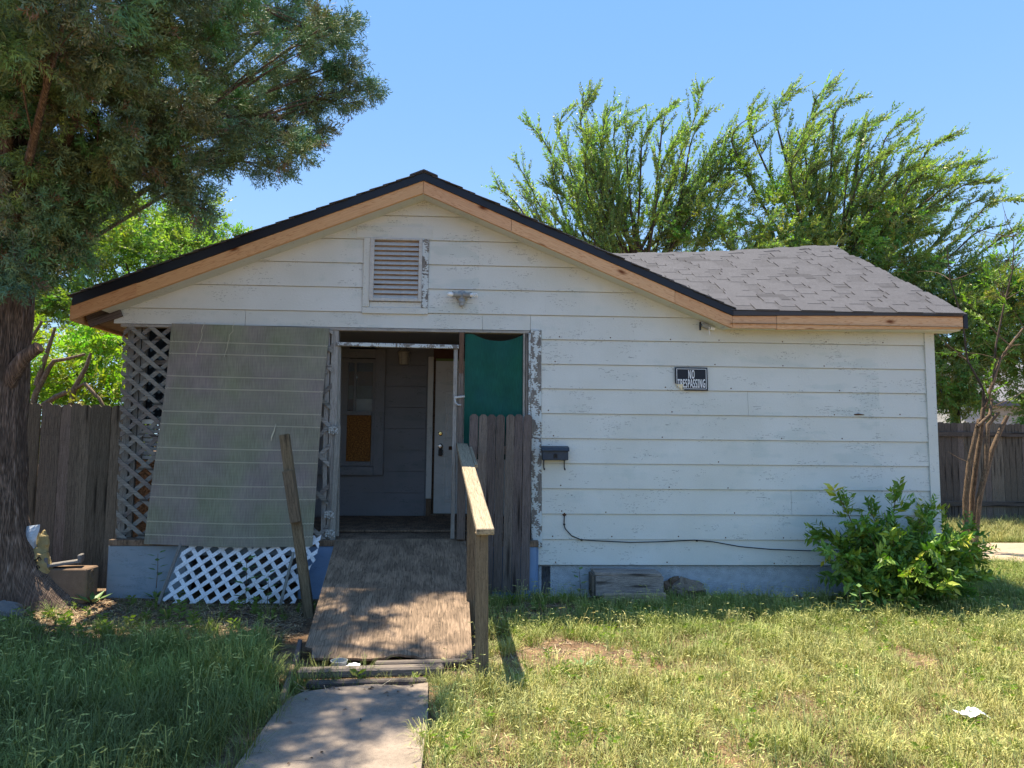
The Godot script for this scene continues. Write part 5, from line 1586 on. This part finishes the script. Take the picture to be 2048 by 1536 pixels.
	for en0 in ends:
		var en := V(4.2 + (en0.x - 4.2) * 0.82, en0.y * 0.84, en0.z)
		var s := V(4.25 + (en.x - 4.25) * 0.25 + rng.randf_range(-0.1, 0.1), 0.0, 0.4 + rng.randf_range(-0.12, 0.12))
		var cv := curve(s, en, s.lerp(en, 0.5) + V(0, 0.22, 0), 8)
		bw.tube(cv, taper(8, 0.011, 0.003), 5)
		for m in range(2, 9):
			for k in 3:
				var dd: Vector3 = (cv[m] - cv[m - 1]).normalized()
				var w := rng.randi() % 3
				bx[w].append(pointing(dd * 0.8 + rdir() * 0.75 + V(0, -0.05, 0.15), rng.randf() * TAU, rng.randf_range(0.7, 1.2), cv[m] + rdir() * 0.03))
				bc[w].append(tint(Color(0.16, 0.26, 0.045).lerp(Color(0.38, 0.4, 0.06), 0.8 if rng.randf() < 0.12 else 0.0), 0.35, 0.2))
	part(bu, "stems", bw.mesh(), M.bark_light)
	for k in 3:
		many(bu, "foliage", bl[k], M.leaf_big, bx[k], bc[k])
	# --- single weeds along the foundations
	var spots := [[V(-3.12, 0.0, 0.22), "low weed with broad pointed leaves against the blue foundation", 0.16, 0], [V(-2.2, 0.0, 0.4), "leafy weed growing up through the white lattice's middle", 0.42, 1], [V(-1.98, 0.0, 0.44), "weed in front of the white lattice near the tilted post", 0.3, 1], [V(-3.62, 0.0, 0.42), "pale-leaved weed beside the hollow clay block", 0.24, 0], [V(1.05, 0.0, 0.25), "dark weed left of the wooden step box", 0.3, 1], [V(0.75, 0.0, 2.5), "green broadleaf weed in bare soil right of the handrail", 0.14, 0], [V(3.45, 0.0, 1.15), "upright yellow-green weed at the edge of the bush's shade", 0.3, 1], [V(-3.1, 0.16, 0.26), "sprig with round leaves in front of the blue foundation", 0.3, 1]]
	for s in spots:
		var o: Vector3 = s[0]
		var wd := thing("weed", s[1], "weed", o, "weeds by the foundation" if false else "")
		var lm := MB.new()
		var n := 11 if s[3] == 1 else 8
		for i in n:
			var t := (i + 1.0) / n
			var a := i * 2.4
			var h: float = (s[2] * t) if s[3] == 1 else 0.02
			var d := V(cos(a), 0.35 if s[3] == 1 else 0.55, sin(a)).normalized()
			leaf(lm, V(0, h, 0) + d * 0.02, d, d.cross(Vector3.UP).normalized(), s[2] * (0.28 if s[3] == 1 else 0.8), s[2] * (0.16 if s[3] == 1 else 0.22))
		if s[3] == 1:
			tube_part(wd, "stem", [V(0, -0.03, 0), V(0.01, s[2] * 0.5, 0.01), V(0, s[2], 0)], [0.004, 0.003, 0.002], M.bark_light, 5)
		var lf := part(wd, "leaves", lm.mesh(), mat(lin(0.1, 0.18, 0.05), 0.5))

func blade(q: MB, o: Vector3, d: Vector3, l: float, w: float, bend: float) -> void:
	var side := d.cross(Vector3.UP).normalized()
	var p0 := o
	var p1 := o + V(0, l * 0.45, 0) + d * l * bend * 0.25
	var p2 := o + V(0, l * 0.8 - l * bend * 0.12, 0) + d * l * bend * 0.65
	var p3 := o + V(0, l * 0.95 - l * bend * 0.45, 0) + d * l * bend * 1.1
	q.quad(p0 - side * w, p0 + side * w, p1 + side * w * 0.85, p1 - side * w * 0.85)
	q.quad(p1 - side * w * 0.85, p1 + side * w * 0.85, p2 + side * w * 0.55, p2 - side * w * 0.55)
	q.tri(p2 - side * w * 0.55, p2 + side * w * 0.55, p3)

func tuft(n: int, l: float, w: float, spread: float, bend: float) -> ArrayMesh:
	var q := MB.new()
	for i in n:
		var a := rng.randf() * TAU
		var d := V(cos(a), 0, sin(a))
		blade(q, d * rng.randf() * spread, d, l * rng.randf_range(0.5, 1.1), w * rng.randf_range(0.6, 1.1), bend * rng.randf_range(0.3, 1.3))
	return q.mesh()

func seed_tuft(n: int, l: float) -> ArrayMesh:
	var q := MB.new()
	for i in n:
		var a := rng.randf() * TAU
		var d := V(cos(a), 0, sin(a))
		var o := d * rng.randf() * 0.04
		var h := l * rng.randf_range(0.6, 1.1)
		var top := o + V(0, h, 0) + d * h * 0.3
		var s := d.cross(Vector3.UP).normalized() * 0.0013
		q.quad(o - s, o + s, top + s, top - s)
		var hd := (d * 0.9 + V(0, 0.25 - rng.randf() * 0.6, 0)).normalized()
		var hl := rng.randf_range(0.03, 0.055)
		for k in 3:
			var b := top + hd * hl * 0.3 * k
			leaf2(q, b, (hd + rdir() * 0.25).normalized(), hd.cross(rdir()).normalized(), hl * 0.5, 0.006)
	return q.mesh()

func build_grass() -> void:
	var pn := noise(77, 0.55, 3)
	var fine := noise(78, 2.2, 2)
	var tall := [tuft(15, 0.24, 0.0024, 0.055, 0.8), tuft(14, 0.19, 0.0024, 0.06, 1.2), tuft(13, 0.27, 0.0026, 0.05, 0.6)]
	var shortm := [tuft(18, 0.11, 0.002, 0.06, 0.8), tuft(20, 0.075, 0.0019, 0.075, 1.3), tuft(15, 0.14, 0.002, 0.05, 0.6)]
	var seeds := [seed_tuft(6, 0.2), seed_tuft(6, 0.16)]
	var broad := twig(6, 0.05, 0.04, 0.018, 1.2)
	var X := {"tall": [[], [], []], "short": [[], [], []], "seed": [[], []], "broad": [[]]}
	var C := {"tall": [[], [], []], "short": [[], [], []], "seed": [[], []], "broad": [[]]}
	var put := func(kindof: String, x: float, z: float, s: float, c: Color):
		var n: int = X[kindof].size()
		var k := rng.randi() % n
		var B := Basis(Vector3.UP, rng.randf() * TAU) * Basis(Vector3.RIGHT, rng.randf_range(-0.2, 0.2))
		X[kindof][k].append(Transform3D(B.scaled(V(s, s, s)), V(x, gy(x, z) - 0.004, z)))
		C[kindof][k].append(tint(c, 0.22, 0.1))
	var green := Color(0.175, 0.2, 0.05)
	var lime := Color(0.26, 0.33, 0.075)
	var straw := Color(0.52, 0.45, 0.18)
	for i in 78000:
		var x := rng.randf_range(-6.5, 9.5)
		var z := rng.randf_range(-4.5, 5.6)
		# stay inside what a step or two to the side could see
		if absf(x - 0.35) > (7.585 - z) * 0.85 + 1.2:
			continue
		if x > -3.72 and x < 5.0 and z < 0.13:
			continue
		if x < 5.0 and z < -0.25:
			continue
		if x > -1.1 and x < -0.25 and z > 2.78:
			continue
		if x > -1.5 and x < 0.06 and z < 2.62:
			continue
		if x > 1.15 and x < 1.95 and z < 0.42:
			continue
		if x < -3.75 and Vector2(x + 4.55, z - 0.5).length() < 0.72:
			continue
		if x > 6.9 and z < -1.95 and z > -4.1:
			continue
		var p := pn.get_noise_2d(x, z)
		var f := fine.get_noise_2d(x, z)
		if x < -0.6:
			# left yard: bare and littered near the house, tall and green towards the walk
			var lush := smoothstep(1.0, 2.5, z + 0.9 * p + 0.5 * f - 0.12 * (x + 2.5))
			if x > -1.3:
				lush *= 0.55
			if rng.randf() > lush * 0.95 + 0.07:
				continue
			var c := (green * 0.8).lerp(lime, clampf(0.15 + p + 0.4 * f, 0, 0.6))
			if lush < 0.5 and rng.randf() < 0.5:
				put.call("broad", x, z, rng.randf_range(0.9, 2.2), lime * 0.8)
			put.call("tall" if rng.randf() < 0.75 else "short", x, z, rng.randf_range(0.75, 1.15) * (0.6 + 0.4 * lush), c)
			if rng.randf() < 0.06 * lush:
				put.call("seed", x, z, rng.randf_range(1.0, 1.4), lime.lerp(straw, 0.4))
		else:
			var bare := Vector2((x - 0.72) * 0.9, (z - 2.05) * 1.2).length()
			var bare2 := Vector2((x - 0.5) * 0.8, z - 0.75).length()
			var cover := smoothstep(0.25, 0.75, bare + 0.5 * f) * smoothstep(0.1, 0.55, bare2 + 0.5 * f)
			cover *= lerpf(0.5, 1.0, smoothstep(-0.45, -0.05, p + 0.7 * f))
			if rng.randf() > cover:
				continue
			var dry := clampf(smoothstep(0.9, 2.9, z) * 0.75 + 0.55 * p + 0.4 * f + 0.12 * clampf(x - 1.5, 0, 2), 0, 1)
			if z < 1.0:
				dry *= 0.3
			var c := green.lerp(lime, clampf(0.5 + f, 0, 1)).lerp(straw, dry * 0.6 * rng.randf_range(0.5, 1.1))
			var r := rng.randf()
			if r < 0.08 + 0.22 * clampf(1.0 - dry * 1.6, 0, 1):
				put.call("tall", x, z, rng.randf_range(0.45, 0.8), c)
			elif r < 0.91:
				put.call("short", x, z, rng.randf_range(0.7, 1.2) * (1.0 + 0.7 * clampf(pn.get_noise_2d(x * 2.3 + 40, z * 2.3), -0.5, 0.8)), c)
			else:
				put.call("seed", x, z, rng.randf_range(0.7, 1.15), lime.lerp(straw, rng.randf_range(0.2, 0.9)))
			if rng.randf() < (0.25 if z < 1.6 else 0.3 * clampf(f * 2.5, 0, 1)):
				put.call("broad", x, z, rng.randf_range(0.8, 1.6), lime)
	for i in 5200:
		var x := rng.randf_range(6.9, 14.0)
		var z := rng.randf_range(-7.4, -4.1)
		put.call("short" if rng.randf() < 0.7 else "tall", x, z, rng.randf_range(0.7, 1.2), green.lerp(straw, rng.randf() * 0.6))
	for k in 3:
		many(self, "tall_grass", tall[k], M.blade, X.tall[k], C.tall[k])
		many(self, "short_grass", shortm[k], M.blade, X.short[k], C.short[k])
	for k in 2:
		many(self, "seeding_grass", seeds[k], M.blade, X.seed[k], C.seed[k])
	many(self, "ground_cover", broad, M.leaf, X.broad[0], C.broad[0])
	# fallen needles, leaves and chips
	var chip := MB.new()
	chip.tri(V(-0.012, 0.002, -0.004), V(0.014, 0.004, 0.0), V(-0.006, 0.007, 0.007))
	chip.tri(V(-0.012, 0.002, -0.004), V(-0.006, 0.007, 0.007), V(0.0, 0.0, 0.009))
	var straw_bit := MB.new()
	straw_bit.quad(V(-0.035, 0.003, -0.0014), V(0.035, 0.006, -0.0014), V(0.035, 0.006, 0.0014), V(-0.035, 0.003, 0.0014))
	var lx := [[], []]
	var lc := [[], []]
	for i in 38000:
		var near := i >= 26000
		var x := rng.randf_range(-4.6, -1.2 if near else 4.5)
		var z := rng.randf_range(0.15, 1.6 if near else 4.8)
		if x > -1.44 and x < 0.0 and z < 2.36:
			continue
		var on_walk := x > -1.12 and x < -0.23 and z > 2.85
		if on_walk and rng.randf() > 0.02 + 0.25 * smoothstep(3.3, 2.8, z):
			continue
		var k := 0 if rng.randf() < 0.55 else 1
		if x > 0.0 and k == 0 and rng.randf() < 0.5:
			continue
		var y := 0.03 if on_walk else gy(x, z)
		lx[k].append(Transform3D((Basis(Vector3.UP, rng.randf() * TAU) * Basis(rdir(), rng.randf_range(0, 0.5))).scaled(Vector3.ONE * rng.randf_range(0.6, 1.6)), V(x, y + 0.003, z)))
		lc[k].append(tint([Color(0.12, 0.08, 0.055), Color(0.42, 0.32, 0.19)][k], 0.5, 0.15))
	many(self, "leaf_litter", chip.mesh(), M.litter, lx[0], lc[0])
	many(self, "straw_litter", straw_bit.mesh(), M.litter, lx[1], lc[1])
	for o in get_children():
		if o is MultiMeshInstance3D:
			var nm := String(o.name)
			var words := {"tall_grass": "tall green grass growing thickly left of the walk", "short_grass": "short dry grass covering the right lawn", "seeding_grass": "pale seeding grass stalks among the lawn", "ground_cover": "low leafy ground cover along the wall's shadow edge", "leaf_litter": "brown leaf chips scattered on bare soil", "straw_litter": "dry straw bits scattered on bare soil"}
			for w in words:
				if nm.begins_with(w):
					tag(o, words[w], "grass" if w.ends_with("grass") else "litter" if w.ends_with("litter") else "ground cover", "lawn")
